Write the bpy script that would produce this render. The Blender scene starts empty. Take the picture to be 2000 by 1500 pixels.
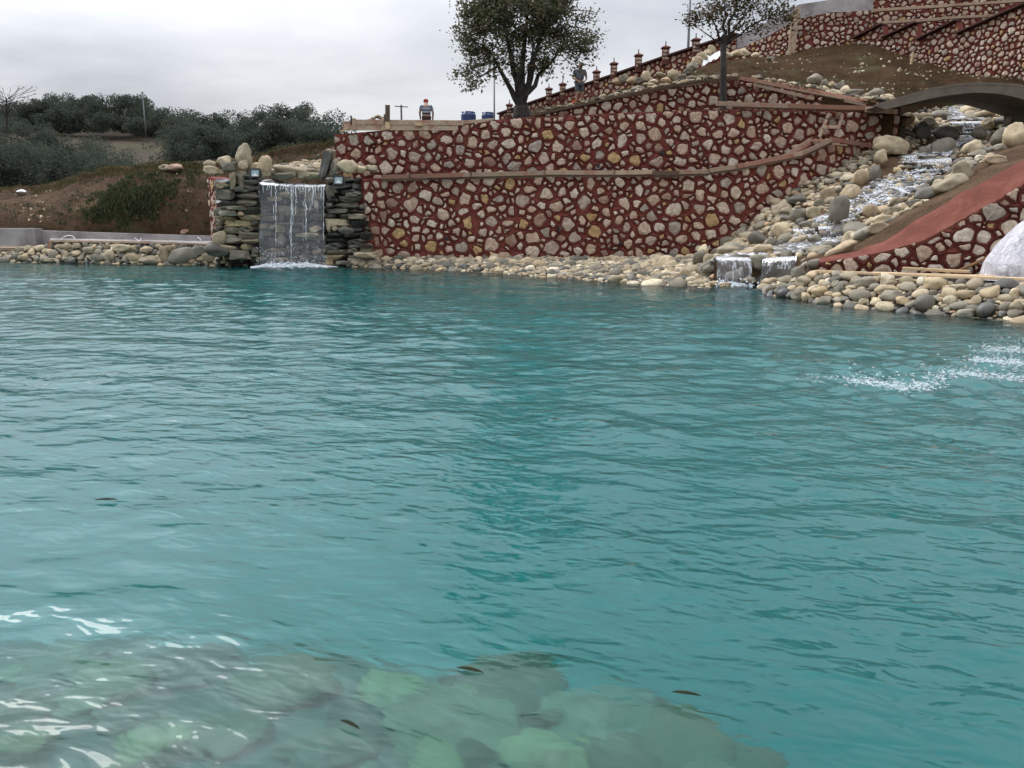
import bpy, bmesh, math, random
import numpy as np
from mathutils import Vector, Matrix, Euler, noise

random.seed(7)
RNG = np.random.default_rng(11)
SC = bpy.context.scene
COL = SC.collection

# ------------------------------------------------------------------ camera
CAM_H = 1.6
FPX = 1674.0
PITCH = math.radians(11.38)
cam = bpy.data.cameras.new('camera')
cam.sensor_width = 36.0
cam.lens = 36.0 * FPX / 2000.0
cam.clip_start = 0.05
cam.clip_end = 6000
camo = bpy.data.objects.new('camera', cam)
camo.location = (0, 0, CAM_H)
camo.rotation_euler = (math.pi / 2 - PITCH, 0, 0)
COL.objects.link(camo)
SC.camera = camo

# ------------------------------------------------------------------ sky and sun (overcast)
SUN_EL, SUN_AZ = math.radians(44), math.radians(-44)      # azimuth from +Y towards +X
W = bpy.data.worlds.new('World')
SC.world = W
W.use_nodes = True
wn, wl = W.node_tree.nodes, W.node_tree.links
wn.clear()
out = wn.new('ShaderNodeOutputWorld')
bg = wn.new('ShaderNodeBackground')
bg.inputs['Strength'].default_value = 0.1
sky = wn.new('ShaderNodeTexSky')
sky.sky_type = 'NISHITA'
sky.sun_disc = False
sky.sun_elevation = SUN_EL
sky.sun_rotation = SUN_AZ
sky.air_density = 1.5
sky.dust_density = 2.0
tc = wn.new('ShaderNodeTexCoord')
sep = wn.new('ShaderNodeSeparateXYZ')
wl.new(tc.outputs['Generated'], sep.inputs[0])


def wmath(op, a, b=None, clamp=False):
    n = wn.new('ShaderNodeMath')
    n.operation = op
    n.use_clamp = clamp
    for i, v in enumerate((a, b)):
        if v is None:
            continue
        if isinstance(v, (int, float)):
            n.inputs[i].default_value = v
        else:
            wl.new(v, n.inputs[i])
    return n.outputs[0]


zc = wmath('MAXIMUM', sep.outputs['Z'], 0.0)
den = wmath('ADD', zc, 0.16)
cx = wmath('DIVIDE', sep.outputs['X'], den)
cy = wmath('DIVIDE', sep.outputs['Y'], den)
comb = wn.new('ShaderNodeCombineXYZ')
wl.new(cx, comb.inputs[0])
wl.new(cy, comb.inputs[1])
n1 = wn.new('ShaderNodeTexNoise')
n1.inputs['Scale'].default_value = 0.55
n1.inputs['Detail'].default_value = 7
n1.inputs['Roughness'].default_value = 0.52
n1.inputs['Distortion'].default_value = 0.35
mp = wn.new('ShaderNodeMapping')
mp.inputs['Location'].default_value = (3.1, 1.75, 0.0)
wl.new(comb.outputs[0], mp.inputs[0])
wl.new(mp.outputs[0], n1.inputs['Vector'])
ramp = wn.new('ShaderNodeValToRGB')
ramp.color_ramp.elements[0].position = 0.36
ramp.color_ramp.elements[0].color = (0.50, 0.535, 0.61, 1)
ramp.color_ramp.elements[1].position = 0.62
ramp.color_ramp.elements[1].color = (0.94, 0.96, 1.01, 1)
wl.new(n1.outputs['Fac'], ramp.inputs[0])
# overcast luminance grows from horizon to zenith, about threefold to fourfold
lum = wmath('MULTIPLY', wmath('ADD', wmath('MULTIPLY', zc, 3.2), 1.0), 0.333 * 19.0)
# thinner, brighter cloud round the hidden sun
dt = wn.new('ShaderNodeVectorMath')
dt.operation = 'DOT_PRODUCT'
wl.new(tc.outputs['Generated'], dt.inputs[0])
dt.inputs[1].default_value = (math.sin(SUN_AZ) * math.cos(SUN_EL), math.cos(SUN_AZ) * math.cos(SUN_EL), math.sin(SUN_EL))
glow = wmath('MULTIPLY', wmath('POWER', wmath('MAXIMUM', dt.outputs['Value'], 0.0), 14.0), 4.5)
lum = wmath('MULTIPLY', lum, wmath('ADD', glow, 1.0))
cl = wn.new('ShaderNodeVectorMath')
cl.operation = 'SCALE'
wl.new(ramp.outputs[0], cl.inputs[0])
wl.new(lum, cl.inputs['Scale'])
mixw = wn.new('ShaderNodeMix')
mixw.data_type = 'RGBA'
mixw.inputs[0].default_value = 0.93
wl.new(sky.outputs[0], mixw.inputs[6])
wl.new(cl.outputs[0], mixw.inputs[7])
wl.new(mixw.outputs[2], bg.inputs['Color'])
wl.new(bg.outputs[0], out.inputs['Surface'])

sun = bpy.data.lights.new('sun', 'SUN')
sun.energy = 1.1
sun.angle = math.radians(22)
sun.color = (1.0, 0.95, 0.88)
suno = bpy.data.objects.new('sun', sun)
sd = Vector((math.sin(SUN_AZ) * math.cos(SUN_EL), math.cos(SUN_AZ) * math.cos(SUN_EL), math.sin(SUN_EL)))
suno.rotation_euler = sd.to_track_quat('Z', 'Y').to_euler()
suno.location = (-20, 20, 40)
COL.objects.link(suno)

SC.view_settings.view_transform = 'Standard'
SC.view_settings.look = 'None'
SC.view_settings.exposure = 0.0
SC.view_settings.gamma = 1.0
SC.view_settings.use_curve_mapping = False
SC.render.engine = 'CYCLES'
SC.cycles.use_denoising = True
SC.cycles.max_bounces = 10
SC.cycles.diffuse_bounces = 3
SC.cycles.glossy_bounces = 4
SC.cycles.transmission_bounces = 8
SC.cycles.transparent_max_bounces = 16
SC.cycles.sample_clamp_indirect = 6.0
SC.cycles.volume_bounces = 4


# ------------------------------------------------------------------ helpers
def ray(px, py):
    u, v = (px - 1000.0) / FPX, (750.0 - py) / FPX
    return Vector((u, math.cos(PITCH) + v * math.sin(PITCH), -math.sin(PITCH) + v * math.cos(PITCH)))


def P(px, py, Y):                      # photo measurement + distance -> world point
    d = ray(px, py)
    t = Y / d.y
    return Vector((d.x * t, Y, CAM_H + d.z * t))


def G(px, py, z=0.0):                  # photo measurement on a level plane
    d = ray(px, py)
    t = (z - CAM_H) / d.z
    return Vector((d.x * t, d.y * t, z))


def PW(o):
    if o.parent is None:
        return o.matrix_basis.copy()
    return PW(o.parent) @ o.matrix_parent_inverse @ o.matrix_basis


def adopt(o, parent):
    if parent is not None:
        o.parent = parent
        o.matrix_parent_inverse = PW(parent).inverted()


def tag(o, label=None, cat=None, group=None, kind=None):
    if label:
        o['label'] = label
    if cat:
        o['category'] = cat
    if group:
        o['group'] = group
    if kind:
        o['kind'] = kind
    return o


def thing(name, label, cat, loc, group=None):
    o = bpy.data.objects.new(name, None)
    o.empty_display_size = 0.2
    o.location = loc
    COL.objects.link(o)
    return tag(o, label, cat, group)


class MB:
    def __init__(self):
        self.v, self.f, self.m = [], [], []

    def add(self, vs, fs, mi=0):
        b = len(self.v)
        self.v.extend([tuple(p) for p in vs])
        self.f.extend([tuple(i + b for i in f) for f in fs])
        self.m.extend([mi] * len(fs))

    def box(self, c, s, rot=None, mi=0):
        R = rot if rot is not None else Matrix.Identity(3)
        c = Vector(c)
        vs = [c + R @ Vector((sx * s[0] / 2, sy * s[1] / 2, sz * s[2] / 2)) for sx in (-1, 1) for sy in (-1, 1) for sz in (-1, 1)]
        fs = [(0, 1, 3, 2), (4, 6, 7, 5), (0, 4, 5, 1), (2, 3, 7, 6), (0, 2, 6, 4), (1, 5, 7, 3)]
        self.add(vs, fs, mi)

    def beam(self, a, b, w, h, up=(0, 0, 1), mi=0):       # a board from a to b, w sideways, h along up
        a, b = Vector(a), Vector(b)
        d = (b - a)
        L = d.length
        d.normalize()
        s = d.cross(Vector(up)).normalized()
        u = s.cross(d).normalized()
        R = Matrix((d, s, u)).transposed()
        self.box((a + b) / 2, (L, w, h), R, mi)

    def tube(self, pts, rads, n=8, mi=0, cap=True):
        pts = [Vector(p) for p in pts]
        rings = []
        b = len(self.v)
        for i, p in enumerate(pts):
            d = (pts[min(i + 1, len(pts) - 1)] - pts[max(i - 1, 0)]).normalized()
            ref = Vector((1, 0, 0)) if abs(d.x) < 0.8 else Vector((0, 1, 0))
            a = d.cross(ref).normalized()
            c = d.cross(a)
            for k in range(n):
                t = 2 * math.pi * k / n
                self.v.append(tuple(p + (a * math.cos(t) + c * math.sin(t)) * rads[i]))
        for i in range(len(pts) - 1):
            for k in range(n):
                self.f.append((b + i * n + k, b + i * n + (k + 1) % n, b + (i + 1) * n + (k + 1) % n, b + (i + 1) * n + k))
                self.m.append(mi)
        if cap:
            self.f.append(tuple(b + k for k in range(n))[::-1])
            self.f.append(tuple(b + (len(pts) - 1) * n + k for k in range(n)))
            self.m += [mi, mi]

    def mesh(self, name, mats, smooth=False):
        me = bpy.data.meshes.new(name)
        me.from_pydata(self.v, [], self.f)
        for m in (mats if isinstance(mats, (list, tuple)) else [mats]):
            me.materials.append(m)
        if any(self.m):
            me.polygons.foreach_set('material_index', self.m)
        if smooth:
            me.polygons.foreach_set('use_smooth', [True] * len(me.polygons))
        me.update()
        return me

    def build(self, name, mats, parent=None, smooth=False):
        o = bpy.data.objects.new(name, self.mesh(name, mats, smooth))
        COL.objects.link(o)
        adopt(o, parent)
        return o


def bevel(o, w=0.006, seg=1):
    m = o.modifiers.new('bevel', 'BEVEL')
    m.width = w
    m.segments = seg
    m.limit_method = 'ANGLE'
    return o


def lerp(a, b, t):
    return a + (b - a) * t


def resample(pts, ts):
    n = len(pts) - 1
    res = []
    for t in ts:
        x = min(max(t, 0), 1) * n
        i = min(int(x), n - 1)
        res.append(pts[i].lerp(pts[i + 1], x - i))
    return res


def catmull(pts, ts):
    n = len(pts) - 1
    res = []
    for t in ts:
        x = min(max(t, 0), 1) * n
        i = min(int(x), n - 1)
        w = x - i
        p0, p1, p2, p3 = pts[max(i - 1, 0)], pts[i], pts[i + 1], pts[min(i + 2, n)]
        res.append(0.5 * ((2 * p1) + (p2 - p0) * w + (2 * p0 - 5 * p1 + 4 * p2 - p3) * w * w + (3 * p1 - p0 - 3 * p2 + p3) * w ** 3))
    return res


def loft(tracks, nu, nv, amp=0.0, freq=1.0, smooth=True, seed=0.0):
    """surface through tracks; u runs along a track, v from one track to the next. returns grid [v][u]"""
    us = [i / nu for i in range(nu + 1)]
    fn = catmull if smooth else resample
    T = [fn(t, us) for t in tracks]
    grid = [[None] * (nu + 1) for _ in range(nv + 1)]
    for i in range(nu + 1):
        colp = fn([t[i] for t in T], [j / nv for j in range(nv + 1)])
        for j in range(nv + 1):
            p = colp[j]
            if amp:
                q = p * freq + Vector((seed, seed * 1.7, 0))
                p = p + Vector((0, 0, 1)) * amp * (noise.noise(q) + 0.5 * noise.noise(q * 2.3) + 0.25 * noise.noise(q * 5.1))
            grid[j][i] = p
    return grid


def grid_mb(grid, mb=None, mi=0):
    mb = mb or MB()
    nv, nu = len(grid), len(grid[0])
    vs = [p for row in grid for p in row]
    fs = [(j * nu + i, j * nu + i + 1, (j + 1) * nu + i + 1, (j + 1) * nu + i) for j in range(nv - 1) for i in range(nu - 1)]
    mb.add(vs, fs, mi)
    return mb


def gsample(grid, u, v):
    nv, nu = len(grid) - 1, len(grid[0]) - 1
    x, y = min(max(u, 0), 0.9999) * nu, min(max(v, 0), 0.9999) * nv
    i, j = int(x), int(y)
    a, b = x - i, y - j
    p = grid[j][i].lerp(grid[j][i + 1], a).lerp(grid[j + 1][i].lerp(grid[j + 1][i + 1], a), b)
    n = (grid[j][i + 1] - grid[j][i]).cross(grid[j + 1][i] - grid[j][i])
    n = n.normalized() if n.length > 1e-9 else Vector((0, 0, 1))
    if n.z < 0:
        n = -n
    return p, n


# ------------------------------------------------------------------ materials
class Mat:
    def __init__(self, name):
        self.m = bpy.data.materials.new(name)
        self.m.use_nodes = True
        self.n, self.l = self.m.node_tree.nodes, self.m.node_tree.links
        self.n.clear()
        self.out = self.n.new('ShaderNodeOutputMaterial')
        self.b = self.n.new('ShaderNodeBsdfPrincipled')
        self.l.new(self.b.outputs[0], self.out.inputs['Surface'])

    def set(self, **k):
        for a, v in k.items():
            self.put(self.b.inputs[a.replace('_', ' ')], v)
        return self

    def put(self, sock, v):
        if hasattr(v, 'is_output'):
            self.l.new(v, sock)
        else:
            if isinstance(v, (tuple, list)) and len(v) == 3 and sock.type == 'RGBA':
                v = (*v, 1)
            sock.default_value = v

    def coord(self, kind='Object', scale=(1, 1, 1)):
        if kind == 'World':
            o = self.n.new('ShaderNodeNewGeometry').outputs['Position']
        else:
            o = self.n.new('ShaderNodeTexCoord').outputs[kind]
        mp = self.n.new('ShaderNodeMapping')
        mp.inputs['Scale'].default_value = scale
        self.l.new(o, mp.inputs[0])
        return mp.outputs[0]

    def noise(self, vec, scale, detail=4, rough=0.55, dist=0.0):
        t = self.n.new('ShaderNodeTexNoise')
        self.l.new(vec, t.inputs['Vector'])
        t.inputs['Scale'].default_value = scale
        t.inputs['Detail'].default_value = detail
        t.inputs['Roughness'].default_value = rough
        t.inputs['Distortion'].default_value = dist
        return t.outputs['Fac']

    def voro(self, vec, scale, feature='F1', out='Distance'):
        t = self.n.new('ShaderNodeTexVoronoi')
        t.feature = feature
        self.l.new(vec, t.inputs['Vector'])
        t.inputs['Scale'].default_value = scale
        return t.outputs[out]

    def ramp(self, fac, stops, interp='LINEAR'):
        r = self.n.new('ShaderNodeValToRGB')
        r.color_ramp.interpolation = interp
        e = r.color_ramp.elements
        while len(e) < len(stops):
            e.new(0.5)
        for i, (p, c) in enumerate(stops):
            e[i].position = p
            e[i].color = (*c, 1) if len(c) == 3 else c
        self.l.new(fac, r.inputs[0])
        return r.outputs[0]

    def val(self, fac, a, b, x=0.0, y=1.0):
        r = self.n.new('ShaderNodeMapRange')
        self.l.new(fac, r.inputs[0])
        for i, v in enumerate((a, b, x, y)):
            r.inputs[1 + i].default_value = v
        return r.outputs[0]

    def mix(self, fac, a, b, mode='MIX'):
        x = self.n.new('ShaderNodeMix')
        x.data_type = 'RGBA'
        x.blend_type = mode
        self.put(x.inputs[0], fac)
        self.put(x.inputs[6], a)
        self.put(x.inputs[7], b)
        return x.outputs[2]

    def math(self, op, a, b=0.0, clamp=False):
        x = self.n.new('ShaderNodeMath')
        x.operation = op
        x.use_clamp = clamp
        self.put(x.inputs[0], a)
        self.put(x.inputs[1], b)
        return x.outputs[0]

    def rnd(self):
        """a random number per object and per loose piece"""
        a = self.n.new('ShaderNodeObjectInfo').outputs['Random']
        b = self.n.new('ShaderNodeNewGeometry').outputs['Random Per Island']
        return self.math('FRACT', self.math('ADD', a, self.math('MULTIPLY', b, 7.13)))

    def rnd2(self, r, k=17.7):
        return self.math('FRACT', self.math('MULTIPLY', r, k))

    def bump(self, h, strength=0.3, dist=0.02):
        b = self.n.new('ShaderNodeBump')
        b.inputs['Strength'].default_value = strength
        b.inputs['Distance'].default_value = dist
        self.l.new(h, b.inputs['Height'])
        self.l.new(b.outputs[0], self.b.inputs['Normal'])
        return b.outputs[0]


def mat_wallstone():
    M = Mat('rubble_stone')
    r = M.rnd()
    w = M.coord('World')
    base = M.ramp(r, [(0.0, (0.60, 0.46, 0.34)), (0.16, (0.52, 0.42, 0.33)), (0.32, (0.68, 0.57, 0.44)), (0.45, (0.45, 0.40, 0.335)),
                      (0.55, (0.56, 0.40, 0.20)), (0.63, (0.65, 0.51, 0.39)), (0.78, (0.40, 0.27, 0.20)), (0.85, (0.72, 0.63, 0.51)), (1.0, (0.47, 0.37, 0.32))], 'CONSTANT')
    n = M.noise(w, 9, 6, 0.65)
    c = M.mix(M.val(n, 0.38, 0.66), M.mix(1.0, base, (0.62, 0.55, 0.52), 'MULTIPLY'), base)
    f = M.noise(w, 45, 3, 0.7)
    c = M.mix(M.val(f, 0.55, 0.75, 0, 0.5), c, (0.20, 0.13, 0.10))
    n3 = M.noise(w, 5, 4, 0.6)
    c = M.mix(M.val(n3, 0.55, 0.8, 0, 0.40), c, (0.36, 0.17, 0.13))
    M.set(Base_Color=c, Roughness=0.95, Specular_IOR_Level=0.12)
    M.bump(M.math('ADD', n, M.math('MULTIPLY', f, 0.5)), 0.6, 0.03)
    return M.m


def mat_mortar():
    M = Mat('red_mortar')
    w = M.coord('World')
    n = M.noise(w, 1.3, 6, 0.65)
    c = M.ramp(n, [(0.3, (0.130, 0.037, 0.029)), (0.5, (0.180, 0.051, 0.040)), (0.72, (0.220, 0.074, 0.058))])
    f = M.noise(w, 26, 4, 0.7)
    c = M.mix(M.val(f, 0.5, 0.8, 0, 0.35), c, (0.12, 0.04, 0.032))
    st = M.noise(M.coord('World', (2.2, 2.2, 0.45)), 1.7, 5, 0.65)
    c = M.mix(M.val(st, 0.6, 0.78, 0, 0.5), c, (0.075, 0.04, 0.034))
    M.set(Base_Color=c, Roughness=0.95, Specular_IOR_Level=0.08)
    M.bump(f, 0.5, 0.02)
    return M.m


def mat_pebble(name, stops, rough=0.75, seed=1.0, spec=0.18, dirt=(0.16, 0.13, 0.10)):
    M = Mat(name)
    r = M.math('FRACT', M.math('ADD', M.rnd(), seed))
    base = M.ramp(r, stops, 'CONSTANT')
    w = M.coord('World')
    n = M.noise(w, 6, 5, 0.6)
    v = M.val(M.rnd2(r, 37.1), 0, 1, 0.72, 1.12)
    c = M.mix(1.0, base, (1.04, 0.99, 0.90), 'MULTIPLY')
    hs = M.n.new('ShaderNodeHueSaturation')
    M.l.new(v, hs.inputs['Value'])
    M.l.new(c, hs.inputs['Color'])
    c = hs.outputs[0]
    c = M.mix(M.val(n, 0.48, 0.70, 0, 0.65), c, dirt)
    f = M.noise(w, 38, 3, 0.7)
    c = M.mix(M.val(f, 0.58, 0.75, 0, 0.35), c, (0.10, 0.085, 0.07))
    M.set(Base_Color=c, Roughness=rough, Specular_IOR_Level=spec)
    M.bump(M.math('ADD', n, M.math('MULTIPLY', f, 0.5)), 0.6, 0.03)
    return M.m


DRY = [(0.0, (0.56, 0.48, 0.35)), (0.15, (0.40, 0.33, 0.235)), (0.3, (0.25, 0.232, 0.19)), (0.44, (0.62, 0.555, 0.43)), (0.54, (0.145, 0.138, 0.122)),
       (0.66, (0.48, 0.39, 0.27)), (0.78, (0.32, 0.295, 0.24)), (0.9, (0.46, 0.34, 0.23)), (0.96, (0.66, 0.61, 0.50))]
BIG = [(0.0, (0.50, 0.42, 0.30)), (0.25, (0.36, 0.315, 0.235)), (0.45, (0.29, 0.268, 0.22)), (0.6, (0.55, 0.475, 0.345)), (0.8, (0.42, 0.335, 0.235)), (0.92, (0.20, 0.19, 0.165))]
WET = [(0.0, (0.055, 0.054, 0.048)), (0.3, (0.085, 0.080, 0.066)), (0.5, (0.038, 0.038, 0.037)), (0.68, (0.14, 0.125, 0.09)), (0.8, (0.06, 0.06, 0.054)), (0.9, (0.25, 0.185, 0.10)), (0.95, (0.09, 0.085, 0.07))]
MID = [(0.0, (0.22, 0.20, 0.155)), (0.25, (0.125, 0.118, 0.10)), (0.45, (0.34, 0.29, 0.195)), (0.6, (0.175, 0.162, 0.13)), (0.75, (0.26, 0.24, 0.195)), (0.88, (0.42, 0.33, 0.195)), (0.95, (0.09, 0.088, 0.08))]
BROWNISH = [(0.0, (0.24, 0.20, 0.14)), (0.3, (0.18, 0.155, 0.115)), (0.55, (0.30, 0.26, 0.185)), (0.75, (0.13, 0.12, 0.10)), (0.9, (0.34, 0.31, 0.235))]


def mat_soil(name, a, b, c3, sc=1.0, grass=None, gcut=0.6):
    M = Mat(name)
    w = M.coord('World')
    n = M.noise(w, 0.7 * sc, 7, 0.65)
    c = M.ramp(n, [(0.3, a), (0.52, b), (0.72, c3)])
    f = M.noise(w, 9 * sc, 5, 0.7)
    c = M.mix(M.val(f, 0.42, 0.7, 0, 0.6), c, tuple(x * 0.45 for x in a))
    v = M.voro(w, 14 * sc)
    c = M.mix(M.val(v, 0.0, 0.10, 0.30, 0.0), c, (0.30, 0.26, 0.20))
    if grass:
        g = M.noise(w, 0.45 * sc, 5, 0.6)
        c = M.mix(M.val(g, gcut, gcut + 0.12, 0, 0.8), c, grass)
    M.set(Base_Color=c, Roughness=1.0, Specular_IOR_Level=0.04)
    M.bump(M.math('ADD', f, M.math('MULTIPLY', n, 0.6)), 0.8, 0.06)
    return M.m


def mat_wood(name, a, b, smear=None):
    M = Mat(name)
    r = M.rnd()
    o = M.coord('World', (1.0, 6.0, 9.0))
    n = M.noise(o, 2.5, 6, 0.65, 0.6)
    c = M.mix(n, a, b)
    hs = M.n.new('ShaderNodeHueSaturation')
    M.l.new(M.val(r, 0, 1, 0.65, 1.2), hs.inputs['Value'])
    M.l.new(c, hs.inputs['Color'])
    c = hs.outputs[0]
    w = M.coord('World')
    d = M.noise(w, 3.2, 5, 0.7)
    if smear:
        c = M.mix(M.val(d, 0.5, 0.66, 0, 0.75), c, smear)
    c = M.mix(M.val(M.noise(w, 11, 4, 0.7), 0.56, 0.75, 0, 0.6), c, (0.09, 0.065, 0.05))
    M.set(Base_Color=c, Roughness=0.9, Specular_IOR_Level=0.12)
    M.bump(n, 0.4, 0.01)
    return M.m


def mat_plain(name, colr, rough=0.6, metal=0.0, nz=0.25, sc=6.0, bumpd=0.01):
    M = Mat(name)
    w = M.coord('World')
    n = M.noise(w, sc, 5, 0.65)
    c = M.mix(n, tuple(x * (1 - nz) for x in colr), tuple(min(1, x * (1 + nz)) for x in colr))
    M.set(Base_Color=c, Roughness=rough, Metallic=metal)
    if rough > 0.75:
        M.set(Specular_IOR_Level=0.08)
    if bumpd:
        M.bump(n, 0.3, bumpd)
    return M.m


def mat_concrete():
    M = Mat('grey_render')
    w = M.coord('World')
    n = M.noise(w, 0.8, 6, 0.62)
    c = M.ramp(n, [(0.36, (0.17, 0.15, 0.145)), (0.5, (0.30, 0.27, 0.26)), (0.6, (0.36, 0.335, 0.325)), (0.75, (0.27, 0.245, 0.235))])
    f = M.noise(w, 18, 4, 0.7)
    c = M.mix(M.val(f, 0.5, 0.8, 0, 0.3), c, (0.12, 0.11, 0.10))
    M.set(Base_Color=c, Roughness=0.9)
    M.bump(f, 0.4, 0.01)
    return M.m


def mat_leaf(name, stops, trans=0.25):
    M = Mat(name)
    r = M.n.new('ShaderNodeNewGeometry').outputs['Random Per Island']
    w = M.coord('World')
    n = M.noise(w, 0.9, 3, 0.6)
    k = M.math('ADD', M.math('MULTIPLY', r, 0.5), M.math('MULTIPLY', n, 0.5))
    c = M.ramp(k, stops)
    d = M.n.new('ShaderNodeBsdfDiffuse')
    t = M.n.new('ShaderNodeBsdfTranslucent')
    M.l.new(c, d.inputs[0])
    M.l.new(c, t.inputs[0])
    mx = M.n.new('ShaderNodeMixShader')
    mx.inputs[0].default_value = trans
    M.l.new(d.outputs[0], mx.inputs[1])
    M.l.new(t.outputs[0], mx.inputs[2])
    M.l.new(mx.outputs[0], M.out.inputs['Surface'])
    return M.m


def mat_bark():
    M = Mat('bark')
    n = M.noise(M.coord('World', (6, 6, 1.5)), 3, 6, 0.7)
    M.set(Base_Color=M.ramp(n, [(0.35, (0.018, 0.016, 0.014)), (0.6, (0.055, 0.048, 0.040)), (0.75, (0.10, 0.095, 0.08))]), Roughness=0.95)
    M.bump(n, 0.9, 0.04)
    return M.m


def mat_water():
    M = Mat('pond_water')
    M.n.remove(M.b)
    def rip(ang, sx, sy, det, dist):
        o = M.n.new('ShaderNodeNewGeometry').outputs['Position']
        mp = M.n.new('ShaderNodeMapping')
        mp.vector_type = 'POINT'
        mp.inputs['Rotation'].default_value = (0, 0, math.radians(ang))
        mp.inputs['Scale'].default_value = (sx, sy, 1.0)
        vr = M.n.new('ShaderNodeVectorRotate')
        vr.rotation_type = 'Z_AXIS'
        vr.inputs['Angle'].default_value = math.radians(ang)
        M.l.new(o, vr.inputs['Vector'])
        mp.inputs['Rotation'].default_value = (0, 0, 0)
        M.l.new(vr.outputs[0], mp.inputs[0])
        return M.noise(mp.outputs[0], 1.0, det, 0.5, dist)
    patch = M.val(rip(20, 0.35, 0.5, 2, 0.3), 0.36, 0.62, 0.40, 1.15)
    # the fountain on the right ruffles its side of the pond most
    sx_ = M.n.new('ShaderNodeSeparateXYZ')
    M.l.new(M.n.new('ShaderNodeNewGeometry').outputs['Position'], sx_.inputs[0])
    patch = M.math('MULTIPLY', patch, M.val(sx_.outputs['X'], -9.0, 3.0, 0.55, 1.1))
    fine = M.math('ADD', M.math('MULTIPLY', rip(14, 4.0, 9.0, 1.8, 0.6), 1.0), M.math('MULTIPLY', rip(38, 5.6, 12.0, 1.5, 0.4), 0.55))
    fine = M.math('ADD', fine, M.math('MULTIPLY', rip(-12, 7.0, 17.0, 1.0, 0.3), 0.12))
    h = M.math('ADD', M.math('MULTIPLY', fine, patch), M.math('MULTIPLY', rip(5, 1.6, 3.2, 2, 0.4), 0.8))
    b = M.n.new('ShaderNodeBump')
    b.inputs['Strength'].default_value = 1.0
    b.inputs['Distance'].default_value = 0.020
    M.l.new(h, b.inputs['Height'])
    gl = M.n.new('ShaderNodeBsdfGlossy')
    gl.inputs['Roughness'].default_value = 0.03
    rf = M.n.new('ShaderNodeBsdfRefraction')
    rf.inputs['Roughness'].default_value = 0.20      # slightly cloudy water blurs what lies in it
    rf.inputs['IOR'].default_value = 1.333
    fr = M.n.new('ShaderNodeFresnel')
    fr.inputs['IOR'].default_value = 1.333
    for q in (gl, rf, fr):
        M.l.new(b.outputs[0], q.inputs['Normal'])
    mx = M.n.new('ShaderNodeMixShader')
    M.l.new(fr.outputs[0], mx.inputs[0])
    M.l.new(rf.outputs[0], mx.inputs[1])
    M.l.new(gl.outputs[0], mx.inputs[2])
    M.l.new(mx.outputs[0], M.out.inputs['Surface'])
    # clouded turquoise water: absorbs red, scatters a little
    va = M.n.new('ShaderNodeVolumeAbsorption')
    va.inputs['Color'].default_value = (0.0, 0.925, 0.925, 1)
    va.inputs['Density'].default_value = 1.65
    vs = M.n.new('ShaderNodeVolumeScatter')
    vs.inputs['Color'].default_value = (0.95, 1.0, 1.0, 1)
    vs.inputs['Density'].default_value = 0.38
    vs.inputs['Anisotropy'].default_value = 0.2
    ad = M.n.new('ShaderNodeAddShader')
    M.l.new(va.outputs[0], ad.inputs[0])
    M.l.new(vs.outputs[0], ad.inputs[1])
    M.l.new(ad.outputs[0], M.out.inputs['Volume'])
    return M.m


def mat_bed():
    M = Mat('pond_bed')
    w = M.coord('World')
    n = M.noise(w, 0.5, 5, 0.6)
    c = M.ramp(n, [(0.35, (0.20, 0.22, 0.20)), (0.65, (0.30, 0.33, 0.30))])
    f = M.noise(w, 7, 5, 0.7)
    y = M.n.new('ShaderNodeSeparateXYZ')
    M.l.new(w, y.inputs[0])
    sh = M.math('ADD', y.outputs['Z'], M.math('MULTIPLY', M.noise(w, 1.7, 3), 0.5))
    silt = M.ramp(f, [(0.3, (0.10, 0.09, 0.072)), (0.6, (0.18, 0.16, 0.12)), (0.8, (0.27, 0.245, 0.185))])
    c = M.mix(M.val(sh, -1.0, -0.4), c, silt)
    M.set(Base_Color=c, Roughness=0.95)
    return M.m


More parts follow.
